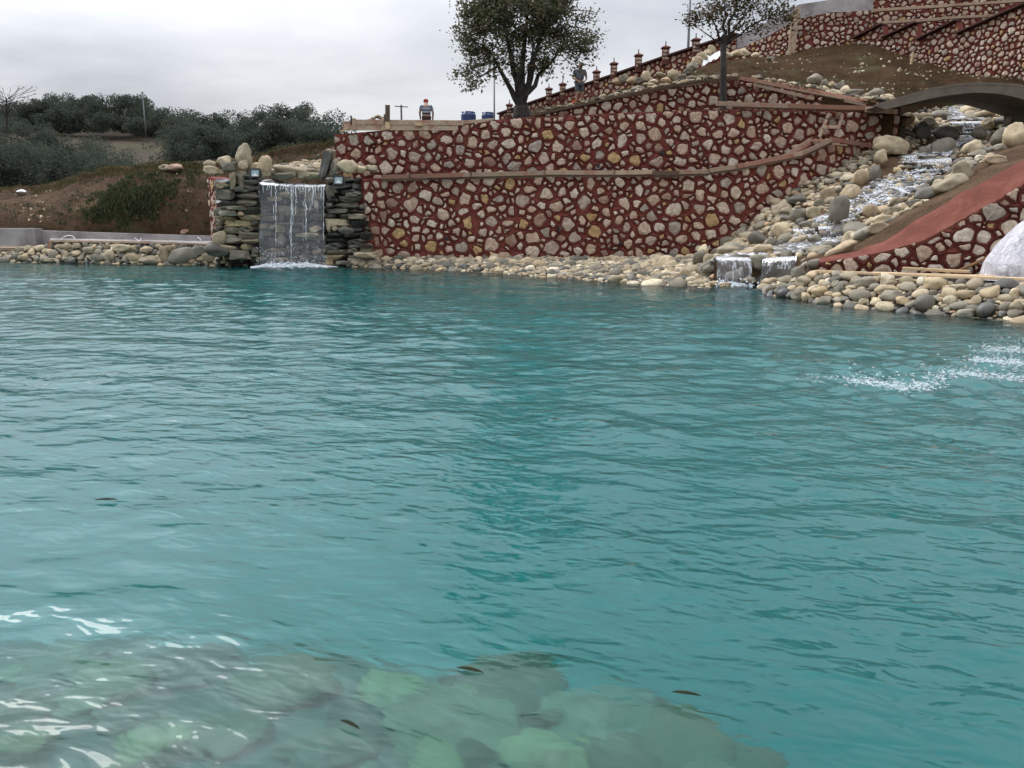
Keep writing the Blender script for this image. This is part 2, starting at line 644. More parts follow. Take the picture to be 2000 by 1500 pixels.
def mat_curtain(name, streak=0.5, veil=0.18, sx=10.0, sz=0.7, veilcol=(0.55, 0.57, 0.60), grough=0.15):
    """falling water: clear glossy sheet with white streaks of broken water"""
    M = Mat(name)
    M.n.remove(M.b)
    w = M.coord('World', (sx, sx, sz))
    n = M.noise(w, 1.0, 4, 0.6, 0.25)
    big = M.noise(M.coord('World', (2.3, 2.3, 0.4)), 1.0, 2, 0.5)
    k = M.math('ADD', M.math('MULTIPLY', n, 0.65), M.math('MULTIPLY', big, 0.35))
    fac = M.val(k, 1 - streak - 0.02, 1 - streak + 0.12, 0.0, 0.85)
    fac = M.math('MAXIMUM', fac, veil)
    t = M.n.new('ShaderNodeBsdfTransparent')
    gl = M.n.new('ShaderNodeBsdfGlossy')
    gl.inputs['Roughness'].default_value = grough
    fr = M.n.new('ShaderNodeFresnel')
    fr.inputs[0].default_value = 1.33
    bp = M.n.new('ShaderNodeBump')
    bp.inputs['Distance'].default_value = 0.05
    bp.inputs['Strength'].default_value = 0.7
    M.l.new(n, bp.inputs['Height'])
    M.l.new(bp.outputs[0], gl.inputs['Normal'])
    M.l.new(bp.outputs[0], fr.inputs['Normal'])
    d = M.n.new('ShaderNodeBsdfDiffuse')
    M.l.new(M.mix(M.val(k, 1 - streak - 0.1, 1 - streak + 0.05), veilcol, (0.86, 0.88, 0.91)), d.inputs[0])
    tl = M.n.new('ShaderNodeBsdfTranslucent')
    tl.inputs[0].default_value = (0.85, 0.87, 0.9, 1)
    dm = M.n.new('ShaderNodeMixShader')
    dm.inputs[0].default_value = 0.35
    M.l.new(d.outputs[0], dm.inputs[1])
    M.l.new(tl.outputs[0], dm.inputs[2])
    a = M.n.new('ShaderNodeMixShader')
    M.l.new(fr.outputs[0], a.inputs[0])
    M.l.new(t.outputs[0], a.inputs[1])
    M.l.new(gl.outputs[0], a.inputs[2])
    b = M.n.new('ShaderNodeMixShader')
    M.l.new(fac, b.inputs[0])
    M.l.new(a.outputs[0], b.inputs[1])
    M.l.new(dm.outputs[0], b.inputs[2])
    M.l.new(b.outputs[0], M.out.inputs['Surface'])
    return M.m


def mat_rapids(name):
    """shallow running water churned to white over the stones"""
    M = Mat(name)
    w = M.coord('World', (1, 1, 1.6))
    n = M.noise(w, 3.2, 5, 0.62, 0.8)
    n2 = M.noise(w, 14.0, 3, 0.6, 0.3)
    k = M.math('ADD', M.math('MULTIPLY', n, 0.75), M.math('MULTIPLY', n2, 0.25))
    white = M.val(k, 0.47, 0.62, 0.04, 0.88)
    M.set(Base_Color=(0.78, 0.79, 0.83), Roughness=0.45)
    gl = M.n.new('ShaderNodeBsdfPrincipled')
    gl.inputs['Base Color'].default_value = (0.06, 0.062, 0.066, 1)
    gl.inputs['Roughness'].default_value = 0.3
    tp = M.n.new('ShaderNodeBsdfTransparent')
    a = M.n.new('ShaderNodeMixShader')
    a.inputs[0].default_value = 0.35
    M.l.new(tp.outputs[0], a.inputs[1])
    M.l.new(gl.outputs[0], a.inputs[2])
    b = M.n.new('ShaderNodeMixShader')
    M.l.new(white, b.inputs[0])
    M.l.new(a.outputs[0], b.inputs[1])
    M.l.new(M.b.outputs[0], b.inputs[2])
    M.l.new(b.outputs[0], M.out.inputs['Surface'])
    return M.m


def mat_foam(name, cut=0.5, sc=6.0):
    M = Mat(name)
    w = M.coord('World')
    n = M.noise(w, sc, 6, 0.7, 0.5)
    fac = M.val(n, cut - 0.06, cut + 0.08, 0.0, 0.95)
    t = M.n.new('ShaderNodeBsdfTransparent')
    M.set(Base_Color=(0.86, 0.88, 0.9), Roughness=0.5)
    b = M.n.new('ShaderNodeMixShader')
    M.l.new(fac, b.inputs[0])
    M.l.new(t.outputs[0], b.inputs[1])
    M.l.new(M.b.outputs[0], b.inputs[2])
    M.l.new(b.outputs[0], M.out.inputs['Surface'])
    return M.m


m_stone = mat_wallstone()
m_mortar = mat_mortar()
m_dry = mat_pebble('dry_pebble', DRY, 0.9)
m_big = mat_pebble('boulder_stone', BIG, 0.85, 0.37)
m_wet = mat_pebble('wet_slate', WET, 0.42, 0.11, 0.6, (0.03, 0.03, 0.03))
m_mid = mat_pebble('stacked_slate', MID, 0.7, 0.53, 0.5, (0.07, 0.065, 0.055))
m_sub = mat_pebble('sunken_stone', BROWNISH, 0.9, 0.2)
m_soil = mat_soil('brown_soil', (0.055, 0.034, 0.021), (0.105, 0.066, 0.040), (0.15, 0.10, 0.062))
m_soil_l = mat_soil('reddish_soil', (0.050, 0.030, 0.019), (0.082, 0.050, 0.031), (0.118, 0.078, 0.048), 1.0, (0.075, 0.08, 0.03), 0.60)
m_slope = mat_soil('hill_soil', (0.036, 0.020, 0.0095), (0.056, 0.032, 0.016), (0.078, 0.046, 0.024), 0.8, (0.055, 0.052, 0.022), 0.56)
m_gravel = mat_soil('dark_gravel', (0.035, 0.032, 0.028), (0.07, 0.062, 0.052), (0.11, 0.10, 0.085), 2.0)  # darkness of the gaps between stones is put into this colour
m_field = mat_soil('dry_field', (0.060, 0.047, 0.034), (0.078, 0.060, 0.044), (0.064, 0.060, 0.036), 0.12, (0.07, 0.075, 0.042), 0.55)
m_wood = mat_wood('weathered_board', (0.33, 0.245, 0.17), (0.44, 0.34, 0.25), (0.30, 0.12, 0.085))
m_woodred = mat_wood('mortar_stained_board', (0.34, 0.17, 0.12), (0.40, 0.24, 0.17), (0.27, 0.09, 0.065))
m_woodnew = mat_wood('fresh_board', (0.60, 0.42, 0.24), (0.68, 0.52, 0.33))
m_wooddark = mat_wood('dark_board', (0.10, 0.068, 0.05), (0.17, 0.12, 0.09))
m_conc = mat_concrete()
m_bridge = mat_plain('bridge_concrete', (0.155, 0.13, 0.105), 0.9, 0, 0.5, 3.0, 0.02)
m_redcap = mat_plain('red_coping', (0.16, 0.055, 0.039), 0.9, 0, 0.45, 2.6, 0.03)
Mr = Mat('worn_red_coping')
_w = Mr.coord('World')
_n = Mr.noise(_w, 2.2, 6, 0.68, 0.4)
_c = Mr.ramp(_n, [(0.32, (0.115, 0.042, 0.030)), (0.52, (0.165, 0.056, 0.040)), (0.7, (0.205, 0.082, 0.060))])
_c = Mr.mix(Mr.val(Mr.noise(_w, 7.0, 6, 0.7, 0.6), 0.56, 0.72, 0, 0.55), _c, (0.10, 0.066, 0.044))
_c = Mr.mix(Mr.val(Mr.noise(_w, 30.0, 4, 0.7), 0.56, 0.74, 0, 0.5), _c, (0.24, 0.13, 0.10))
Mr.set(Base_Color=_c, Roughness=0.95, Specular_IOR_Level=0.08)
Mr.bump(Mr.noise(_w, 16.0, 6, 0.7), 0.7, 0.02)
m_redcap = Mr.m
m_darkcap = mat_plain('dark_coping', (0.085, 0.045, 0.04), 0.9, 0, 0.3, 5.0, 0.01)
m_cap = mat_plain('pillar_cap', (0.13, 0.055, 0.045), 0.9, 0, 0.3, 5.0, 0.01)
m_metal = mat_plain('grey_metal', (0.16, 0.165, 0.17), 0.5, 0.6, 0.1, 5.0, 0)
m_black = mat_plain('black_housing', (0.02, 0.021, 0.023), 0.45, 0, 0.1, 5.0, 0)
m_pole = mat_plain('pole_timber', (0.10, 0.09, 0.08), 0.9, 0, 0.2, 5.0, 0)
m_tank = mat_plain('blue_plastic', (0.018, 0.035, 0.115), 0.45, 0, 0.15, 3.0, 0)
m_white = mat_plain('white_sheet', (0.74, 0.73, 0.74), 0.5, 0, 0.08, 3.0, 0.01)
m_bark = mat_bark()
m_leaf = mat_leaf('oak_leaf', [(0.22, (0.064, 0.074, 0.046)), (0.42, (0.096, 0.110, 0.062)), (0.56, (0.130, 0.134, 0.074)), (0.72, (0.195, 0.150, 0.095))], 0.4)
m_leaf2 = mat_leaf('autumn_leaf', [(0.25, (0.045, 0.047, 0.023)), (0.45, (0.075, 0.068, 0.033)), (0.62, (0.11, 0.08, 0.042)), (0.78, (0.15, 0.10, 0.055))])
m_wood_far = mat_leaf('hazed_wood_leaf', [(0.25, (0.056, 0.072, 0.064)), (0.45, (0.072, 0.092, 0.074)), (0.62, (0.094, 0.110, 0.080)), (0.8, (0.130, 0.122, 0.086))], 0.3)  # distance haze mixed into the leaf colours: paler, bluish grey-green
m_weed = mat_leaf('weed_leaf', [(0.25, (0.036, 0.050, 0.026)), (0.5, (0.062, 0.078, 0.038)), (0.75, (0.12, 0.105, 0.058))])
m_straw = mat_leaf('dry_grass', [(0.25, (0.075, 0.065, 0.032)), (0.5, (0.12, 0.10, 0.052)), (0.75, (0.085, 0.085, 0.036))])
m_pond = mat_water()
m_bed = mat_bed()
m_foam = mat_foam('foam', 0.5, 7.0)
m_drop = mat_plain('white_water', (0.80, 0.83, 0.86), 0.25, 0, 0.05, 5, 0)

Ms = Mat('spray')
tb_ = Ms.n.new('ShaderNodeBsdfTransparent')
mx_ = Ms.n.new('ShaderNodeMixShader')
mx_.inputs[0].default_value = 0.38
Ms.set(Base_Color=(0.85, 0.88, 0.90), Roughness=0.3)
Ms.l.new(tb_.outputs[0], mx_.inputs[1])
Ms.l.new(Ms.b.outputs[0], mx_.inputs[2])
Ms.l.new(mx_.outputs[0], Ms.out.inputs['Surface'])
m_spray = Ms.m

# ------------------------------------------------------------------ ground, far hill, banks (setting)
mb = MB()
S = 2500
mb.add([(-S, -S, -5), (S, -S, -5), (S, S, -5), (-S, S, -5)], [(0, 1, 2, 3)])
tag(mb.build('ground', m_soil_l), kind='structure')

PXF = [-700, -300, 0, 200, 300, 400, 560, 680, 800, 1000, 1300]
farrows = [
    [P(x, y, 42) for x, y in zip(PXF, [440] * 11)],
    [P(x, y, 62) for x, y in zip(PXF, [392, 390, 386, 380, 372, 352, 340, 340, 345, 360, 380])],
    [P(x, y, 95) for x, y in zip(PXF, [350, 345, 345, 338, 330, 318, 312, 318, 340, 360, 380])],
    [P(x, y, 150) for x, y in zip(PXF, [290, 285, 285, 300, 305, 300, 300, 315, 340, 360, 380])],
    [P(x, y, 200) for x, y in zip(PXF, [245, 240, 250, 262, 265, 275, 285, 310, 335, 360, 380])],
    [P(x, y, 240) for x, y in zip(PXF, [235, 228, 240, 235, 245, 270, 285, 310, 335, 360, 380])],
    [P(x, 420, 420) for x in PXF],
    [P(x, 418, 2400) for x in PXF]]
far_grid = loft(farrows, 60, 60, 0.5, 0.05)
tag(grid_mb(far_grid).build('far_hill', m_field, smooth=True), kind='structure')

PXL = [-260, 0, 100, 180, 250, 350, 415, 520, 655, 760]
YB = [29.6, 29.5, 29.3, 29.1, 28.9, 28.6, 28.3, 28.1, 28.1, 28.2]
bankrows = [
    [Vector((P(x, 460, Y).x, Y, -0.3)) for x, Y in zip(PXL, YB)],
    [P(x, y, Y + 0.1) for x, y, Y in zip(PXL, [446, 444, 443, 440, 436, 434, 432, 420, 380, 370], YB)],
    [P(x, y, Y) for x, y, Y in zip(PXL, [412, 408, 406, 392, 378, 370, 372, 360, 330, 320], [32, 31.5, 31, 30.2, 29.7, 29.3, 29.1, 29.2, 29.4, 29.5])],
    [P(x, y, Y) for x, y, Y in zip(PXL, [383, 379, 373, 350, 339, 333, 335, 318, 290, 280], [38, 37, 36, 33.5, 32, 31, 30.5, 31, 32, 32])],
    [P(x, y, Y) for x, y, Y in zip(PXL, [382, 378, 373, 353, 345, 340, 338, 322, 300, 290], [41, 40, 39, 36, 35, 34, 34, 34, 35, 35])],
    [Vector((P(x, 400, 52).x, 52, -0.5)) for x in PXL]]
bank_grid = loft(bankrows, 150, 90, 0.14, 0.9)
bank = tag(grid_mb(bank_grid).build('earth_bank', m_soil_l, smooth=True), kind='structure')

# terrace behind the walls
PXT = [656, 720, 850, 960, 1040, 1200, 1400, 1600, 1780]
terr = [
    [Vector((P(x, y, Y).x, Y, P(x, y, Y).z)) for x, y, Y in zip(PXT, [275, 268, 252, 240, 232, 224, 216, 222, 226], [28.2, 27.6, 27.5, 27.5, 27.6, 27.8, 28.2, 28.4, 28.6])],
    [Vector((P(x, 240, Y).x, Y, z)) for x, Y, z in zip(PXT, [33, 33, 33, 33, 32, 32.4, 33, 31, 29], [4.2, 4.4, 4.5, 4.6, 4.75, 4.9, 5.0, 5.0, 4.6])],
    [Vector((P(x, 240, Y).x, Y, z)) for x, Y, z in zip(PXT, [40, 40, 40, 40, 40, 40, 40, 40, 32], [4.4, 4.8, 5.2, 5.4, 5.6, 5.6, 5.6, 5.4, 4.8])],
    [Vector((P(x, 240, Y).x, Y, z)) for x, Y, z in zip(PXT, [62] * 7 + [50, 40], [5.0, 6.0, 7.0, 7.4, 7.6, 7.6, 7.6, 7, 5])],
    [Vector((P(x, 240, 90).x, 90, 1.0)) for x in PXT]]
tag(grid_mb(loft(terr, 60, 40, 0.08, 0.8, smooth=False)).build('terrace', m_slope, smooth=True), kind='structure')

# hillside above the third wall
PXH = [1030, 1150, 1300, 1440, 1560, 1680, 1745, 1790, 1850, 1920, 2000, 2200]
r0 = [(227, 31.3), (205, 31.6), (175, 32.0), (157, 32.3), (177, 30.3), (199, 28.4), (211, 27.6), (192, 33.0), (184, 35.0), (178, 35.4), (183, 35.4), (195, 35)]
r1 = [(224.5, 45), (201, 44), (163, 42), (132, 41), (138, 38.5), (146, 37), (152, 36), (152, 37.5), (160, 37), (163, 37), (166, 36.8), (172, 36.5)]
r2 = [(223, 62), (200, 59), (152, 54.5), (112, 50.5), (103, 46.5), (88, 45.3), (100, 43.6), (120, 41.6), (142, 40), (149, 38.8), (150, 37.4), (152, 34.5)]
rows = [[P(x, a, Y) for x, (a, Y) in zip(PXH, r)] for r in (r0, r1, r2)]
front = [Vector((p.x, p.y, p.z - 1.2)) for p in rows[0]]
back = [Vector((p.x, p.y + 6, p.z + 0.3)) for p in rows[2]]
back2 = [Vector((p.x, p.y + 45, p.z - 8)) for p in rows[2]]
hill_grid = loft([front] + rows + [back, back2], 150, 90, 0.26, 0.55, smooth=False)
hillside = tag(grid_mb(hill_grid).build('hillside', m_slope, smooth=True), kind='structure')


# stream bed: tracks run up the valley
def TR(lst):
    r = []
    for t in lst:
        r.append(G(t[0], t[1]) if len(t) == 2 else P(*t))
    return r


T_left = TR([(1372, 542, 20.3), (1400, 503, 25.2), (1470, 440, 25.9), (1510, 400, 26.3), (1590, 345, 27.2), (1670, 302, 28.1), (1690, 292, 28.3), (1760, 248, 29.5), (1775, 240, 29.8), (1800, 205, 36)])
T_sl = TR([(1395, 555, 19.3), (1395, 508, 19.3), (1540, 482, 21.25), (1560, 449, 21.6), (1660, 385, 23.2), (1745, 342, 25.5), (1760, 313, 26), (1840, 268, 29.2), (1850, 250, 29.6), (1860, 203, 36)])
T_mid = TR([(1470, 555, 19.2), (1470, 508, 19.2), (1590, 480, 21.15), (1610, 444, 21.4), (1730, 378, 23.4), (1795, 338, 25.5), (1800, 312, 26), (1890, 263, 29.5), (1895, 243, 30), (1900, 199, 36)])
T_sr = TR([(1545, 555, 18.95), (1555, 503, 18.85), (1650, 470, 20.9), (1655, 442, 21.1), (1790, 385, 22.5), (1850, 335, 25.2), (1860, 312, 25.6), (1940, 264, 29.0), (1950, 243, 29.6), (1960, 197, 36)])
T_r = TR([(1560, 568), (1605, 508, 16.8), (1672, 490, 17.0), (1727, 473, 16.9), (1850, 396, 17.2), (1940, 348, 17.6), (1965, 335, 18.2), (2045, 285, 21.5), (2070, 268, 23), (2150, 200, 36)])
for t in (T_sl, T_mid, T_sr):
    t[0].z = -0.25
T_r2 = [p + Vector((1.4, -0.3, 0.2)) for p in T_r]
for t in (T_left, T_sl, T_mid, T_sr, T_r, T_r2):
    t.insert(0, Vector((t[0].x, t[0].y - 0.5, -0.8)))
T_l0 = [p + Vector((-0.05, 1.6, 0.0)) for p in T_left]
stream_grid = loft([T_l0, T_left, T_sl, T_mid, T_sr, T_r, T_r2], 110, 60, 0.05, 2.0, smooth=False)
stream = tag(grid_mb(stream_grid).build('stream_bed', m_soil, smooth=True), kind='structure')

# shore behind the camera and pond bed
ny, nx = 120, 150
xs = np.linspace(-34, 34, nx)
ys = np.concatenate([np.linspace(-14, 6, 80), np.linspace(6.4, 40, 40)])


def bed_z(x, y):
    edge = 3.2 + 0.3 * noise.noise(Vector((x * 0.9, 3.3, 0))) - max(0.0, x - 0.1) * 1.0 + 0.10 * max(0.0, -x - 1)
    d = y - edge
    if d < 0:
        z = -0.44 + 0.13 * (-d)
        z = min(z, 0.35 + 0.05 * noise.noise(Vector((x, y, 0))))
    else:
        z = -0.44 - 2.6 * (1 - math.exp(-d * 0.55))
    if y < 0.9:
        z = max(z, min(0.35, -0.3 + (0.9 - y) * 0.7))
    return z + 0.05 * noise.noise(Vector((x * 1.1, y * 1.1, 5)))


bedg = [[Vector((x, y, bed_z(x, y))) for x in xs] for y in ys]
bed = tag(grid_mb(bedg).build('pond_bed', m_bed, smooth=True), kind='structure')

# ------------------------------------------------------------------ pond water with real waves
gx = np.arange(-22, 22.01, 0.05)
step, y0, gyl = 0.03, -6.0, []
while y0 < 27.5:
    gyl.append(y0)
    y0 += 0.12 if y0 < 1.2 else min(0.09, 0.02 + 0.0032 * (y0 - 1.2))
gy = np.array(gyl)
X, Yg = np.meshgrid(gx, gy)
H = np.zeros_like(X)
rg = np.random.default_rng(5)


def lowfreq(X, Y, seed, sc):
    r = np.random.default_rng(seed)
    a = np.zeros_like(X)
    for _ in range(9):
        k = r.normal(0, 1, 2) * sc
        a += np.sin(k[0] * X + k[1] * Y + r.uniform(0, 6.28))
    return a / 3.0


mods = [np.clip(0.75 + 0.55 * lowfreq(X, Yg, 20 + i, 0.45), 0.15, 1.9) for i in range(4)]
for i in range(96):
    lam = 0.22 * (6.0 ** (rg.random() ** 1.4))
    th = math.radians(rg.normal(72, 30))
    k = 2 * math.pi / lam
    slope = 0.0125 * (lam / 0.4) ** (-0.10) * rg.uniform(0.5, 1.4)
    ph = rg.uniform(0, 6.28)
    arg = k * (math.cos(th) * X + math.sin(th) * Yg) + ph
    H += (slope / k) * np.sin(arg) * mods[i % 4]
for (px, py, amp, rad) in [(1130, 838, 0.006, 0.55), (1490, 1092, 0.004, 0.30), (150, 740, 0.006, 0.6), (1930, 860, 0.006, 0.5)]:
    c = G(px, py)
    R = np.sqrt((X - c.x) ** 2 + (Yg - c.y) ** 2)
    H += amp * np.sin(R * 2 * math.pi / 0.11) * np.exp(-((R - rad * 0.55) / (rad * 0.4)) ** 2)
# rougher, choppy water round the fountain jets and under the waterfall
for (px, py, rad, amp) in [(1760, 752, 1.6, 0.012), (1940, 720, 1.5, 0.012), (570, 528, 1.6, 0.02), (1450, 565, 1.2, 0.015)]:
    c = G(px, py)
    R2 = ((X - c.x) ** 2 + (Yg - c.y) ** 2) / rad ** 2
    env = np.exp(-R2)
    for _ in range(14):
        lam = rg.uniform(0.22, 0.6)
        th = rg.uniform(0, 6.28)
        H += env * amp * 0.35 * np.sin(2 * math.pi / lam * (math.cos(th) * X + math.sin(th) * Yg) + rg.uniform(0, 6.28))
nyy, nxx = X.shape
vs = np.stack([X, Yg, H], -1).reshape(-1, 3)
me = bpy.data.meshes.new('water')
ii = np.arange(nyy * nxx).reshape(nyy, nxx)
quads = np.stack([ii[:-1, :-1], ii[:-1, 1:], ii[1:, 1:], ii[1:, :-1]], -1).reshape(-1, 4)
# skirt and floor close the body of water
border = np.concatenate([ii[0, :], ii[1:, -1], ii[-1, -2::-1], ii[-2:0:-1, 0]])
nb = len(border)
low = vs[border].copy()
low[:, 2] = -4.0
base = len(vs)
vs = np.concatenate([vs, low])
a = border
b_ = np.roll(border, -1)
c_ = base + (np.arange(nb) + 1) % nb
d_ = base + np.arange(nb)
skirt = np.stack([b_, a, d_, c_], -1)
quads = np.concatenate([quads, skirt])
faces = quads.tolist() + [list(range(base, base + nb))[::-1]]
me.from_pydata(vs.tolist(), [], faces)
me.materials.append(m_pond)
sm = np.zeros(len(faces), dtype=bool)
sm[:(nyy - 1) * (nxx - 1)] = True
me.polygons.foreach_set('use_smooth', sm)
me.update()
water = bpy.data.objects.new('water', me)
COL.objects.link(water)
tag(water, kind='structure')

# ------------------------------------------------------------------ rubble walls
def rubble_sites(L, zb, zt, rmix, seed, dens=1.0):
    r = random.Random(seed)
    pts = []
    cells = {}
    cs = max(rmix[0][0], 0.1) * 2
    for rad, tries in rmix:
        for _ in range(int(tries * L * dens)):
            s = r.uniform(0, L)
            lo, hi = zb(s), zt(s)
            if hi - lo < rad * 1.1:
                continue
            z = r.uniform(lo + rad * 0.5, hi - rad * 0.5)
            rr = rad * r.uniform(0.85, 1.15)
            ok = True
            ci, cj = int(s / cs), int(z / cs)
            for a in range(ci - 1, ci + 2):
                for b in range(cj - 1, cj + 2):
                    for (s2, z2, r2) in cells.get((a, b), ()):
                        if (s - s2) ** 2 * 0.85 + (z - z2) ** 2 * 1.2 < (0.93 * (rr + r2)) ** 2:
                            ok = False
                            break
                    if not ok:
                        break
                if not ok:
                    break
            if ok:
                cells.setdefault((ci, cj), []).append((s, z, rr))
                pts.append((s, z, rr))
    return np.array(pts)


def rubble_wall(name, label, path, rmix, seed, gap=0.10, nparts=300, thick=0.45, K=16, cat='wall', mat=None, relief=0.058, group=None, dens=1.0, min_part=0.0):
    """path: list of (top point, bottom z). stones face right of travel direction (towards the viewer)"""
    tops = [Vector(p[0]) for p in path]
    bots = [p[1] for p in path]
    S = [0.0]
    for a, b in zip(tops, tops[1:]):
        S.append(S[-1] + math.hypot(b.x - a.x, b.y - a.y))
    L = S[-1]

    def seg(s):
        for i in range(len(S) - 2):
            if s < S[i + 1]:
                return i
        return len(S) - 2

    def at(s, z, d):
        i = seg(s)
        t = (s - S[i]) / (S[i + 1] - S[i])
        p = tops[i].lerp(tops[i + 1], t)
        dr = tops[i + 1] - tops[i]
        n = Vector((dr.y, -dr.x, 0)).normalized()
        return Vector((p.x + n.x * d, p.y + n.y * d, z))

    def zt(s):
        i = seg(s)
        return lerp(tops[i].z, tops[i + 1].z, (s - S[i]) / (S[i + 1] - S[i]))

    def zb(s):
        i = seg(s)
        return lerp(bots[i], bots[i + 1], (s - S[i]) / (S[i + 1] - S[i]))

    def put(s, z, d):
        q = Vector((s * 3.6, z * 3.6, seed * 3.1))
        s, z = s + 0.095 * noise.noise(q) + 0.018 * noise.noise(q * 3.1), z + 0.075 * noise.noise(q + Vector((31, 7, 0))) + 0.018 * noise.noise(q * 3.1 + Vector((5, 50, 0)))
        s = min(max(s, 0.01), L - 0.01)
        return at(s, min(max(z, zb(s)), zt(s) - 0.012), d)

    root = thing(name, label, cat, (tops[0].x, tops[0].y, min(bots)), group)
    body = MB()
    n = len(tops)
    fv, bv = [], []
    for i in range(n):
        d0 = (tops[i] - tops[max(i - 1, 0)]) if i else (tops[1] - tops[0])
        d1 = (tops[min(i + 1, n - 1)] - tops[i]) if i < n - 1 else d0
        nn = Vector((d0.y, -d0.x, 0)).normalized() + Vector((d1.y, -d1.x, 0)).normalized()
        nn.normalize()
        q = tops[i] - nn * thick
        fv.append((tops[i], Vector((tops[i].x, tops[i].y, bots[i]))))
        bv.append((Vector((q.x, q.y, tops[i].z)), Vector((q.x, q.y, bots[i]))))
    V = []
    for i in range(n):
        V += [fv[i][1], fv[i][0], bv[i][0], bv[i][1]]
    F = []
    for i in range(n - 1):
        for k in range(4):
            a, b = i * 4 + k, i * 4 + (k + 1) % 4
            F.append((a, a + 4, b + 4, b))
    F.append((0, 1, 2, 3))
    e = (n - 1) * 4
    F.append((e + 3, e + 2, e + 1, e))
    body.add(V, F)
    sites = rubble_sites(L, zb, zt, rmix, seed, dens)
    rr = random.Random(seed + 99)
    ang = np.linspace(0, 2 * math.pi, K, endpoint=False)
    ca, sa = np.cos(ang), np.sin(ang)
    stones = []
    base_ang = ang
    for i in range(len(sites)):
        s, z, rad = sites[i]
        dx, dz = sites[:, 0] - s, sites[:, 1] - z
        D2 = dx * dx + dz * dz
        nb_ = np.where((D2 > 1e-9) & (D2 < (rad * 4.2) ** 2))[0]
        c = np.full(K, rad * 1.9)
        if len(nb_):
            D = np.sqrt(D2[nb_])
            m = (D2[nb_] + rad ** 2 - sites[nb_, 2] ** 2) / (2 * D)
            cosv = (np.outer(ca, dx[nb_] / D) + np.outer(sa, dz[nb_] / D))
            t = np.where(cosv > 0.08, m / np.maximum(cosv, 0.08), 9.0)
            c = np.minimum(c, t.min(1))
        up, dn = zt(s) - z, z - zb(s)
        c = np.minimum(c, np.where(sa > 0.05, up / np.maximum(sa, 0.05), 9))
        c = np.minimum(c, np.where(sa < -0.05, dn / np.maximum(-sa, 0.05), 9))
        c = np.maximum(c, 0.02)
        asp, rot = rr.uniform(1.05, 2.3), rr.gauss(0, 0.8)
        ex, ey = rad * 1.12 * math.sqrt(asp), rad * 1.12 / math.sqrt(asp)
        lim = np.full(K, 9.0)
        nside = rr.choice((3, 4, 4, 5, 5, 6))
        a0 = rr.uniform(0, 6.28)
        for q in range(nside):
            aq = a0 + 2 * math.pi * (q + rr.uniform(-0.3, 0.3)) / nside
            dq = rr.uniform(0.70, 1.12) / math.sqrt((math.cos(aq - rot) / ex) ** 2 + (math.sin(aq - rot) / ey) ** 2)
            cq = np.cos(ang - aq)
            lim = np.minimum(lim, np.where(cq > 0.12, dq / np.maximum(cq, 0.12), 9.0))
        lim = np.minimum(lim, rad * 1.75)
        g = gap * (0.6 + 0.4 * min(1, rad / 0.2))
        r = np.minimum(c - g * 0.5, lim)
        r = np.maximum(r, 0.35 * rad)
        r = np.minimum(r, c * 0.93)
        r = 0.9 * r + 0.05 * (np.roll(r, 1) + np.roll(r, -1))
        r = r * np.array([rr.uniform(0.88, 1.08) for _ in range(K)])
        stones.append((s, z, r, c))
    stones.sort(key=lambda q: -float(np.mean(q[2] ** 2)))
    rest = MB()
    for idx, (s, z, r, c) in enumerate(stones):
        # mortar pillow round the stone
        vs_, fs_ = [], []
        o1 = np.maximum(np.minimum(c * 0.99, r + 0.14), r + 0.012)
        o2 = np.minimum(r + 0.025, o1 * 0.985)
        for (q, d) in ((o1, 0.006), (o2, relief * 0.75), (r * 0.97, -0.005)):
            for k in range(K):
                vs_.append(put(s + q[k] * ca[k], z + q[k] * sa[k], d))
        for lv in range(2):
            for k in range(K):
                a, b = lv * K + k, lv * K + (k + 1) % K
                fs_.append((a, b, b + K, a + K))
        body.add(vs_, fs_)
        # the stone itself
        vs_, fs_ = [], []
        h = relief * rr.uniform(0.4, 1.35)
        tx, tz = rr.uniform(-0.12, 0.12), rr.uniform(-0.12, 0.12)
        for (q, d) in ((0.99, -0.004), (0.90, h * 0.72), (0.55, h)):
            for k in range(K):
                q2 = q * r[k]
                x_, z_ = q2 * ca[k], q2 * sa[k]
                dd = d + (tx * x_ + tz * z_ + rr.uniform(-0.008, 0.008) * (r.mean() / 0.15) if q < 0.95 else 0)
                vs_.append(put(s + x_, z + z_, dd))
        vs_.append(at(s, z, h * rr.uniform(0.9, 1.2)))
        for lv in range(2):
            for k in range(K):
                a, b = lv * K + k, lv * K + (k + 1) % K
                fs_.append((a, b, b + K, a + K))
        for k in range(K):
            fs_.append((2 * K + k, 2 * K + (k + 1) % K, 3 * K))
        if idx < nparts and r.mean() >= min_part:
            q = MB()
            q.add(vs_, fs_)
            q.build('stone', m_stone, root)
        else:
            rest.add(vs_, fs_)
    body.build('mortar', mat or m_mortar, root)
    if rest.v:
        tag(rest.build('small_stones', m_stone, root), kind='stuff')
    root['kind'] = 'thing'
    return root, at, L, S


MIX = [(0.215, 8), (0.175, 28), (0.138, 80), (0.10, 180), (0.068, 230)]
MIXU = [(0.205, 9), (0.17, 28), (0.135, 80), (0.10, 190), (0.065, 280)]
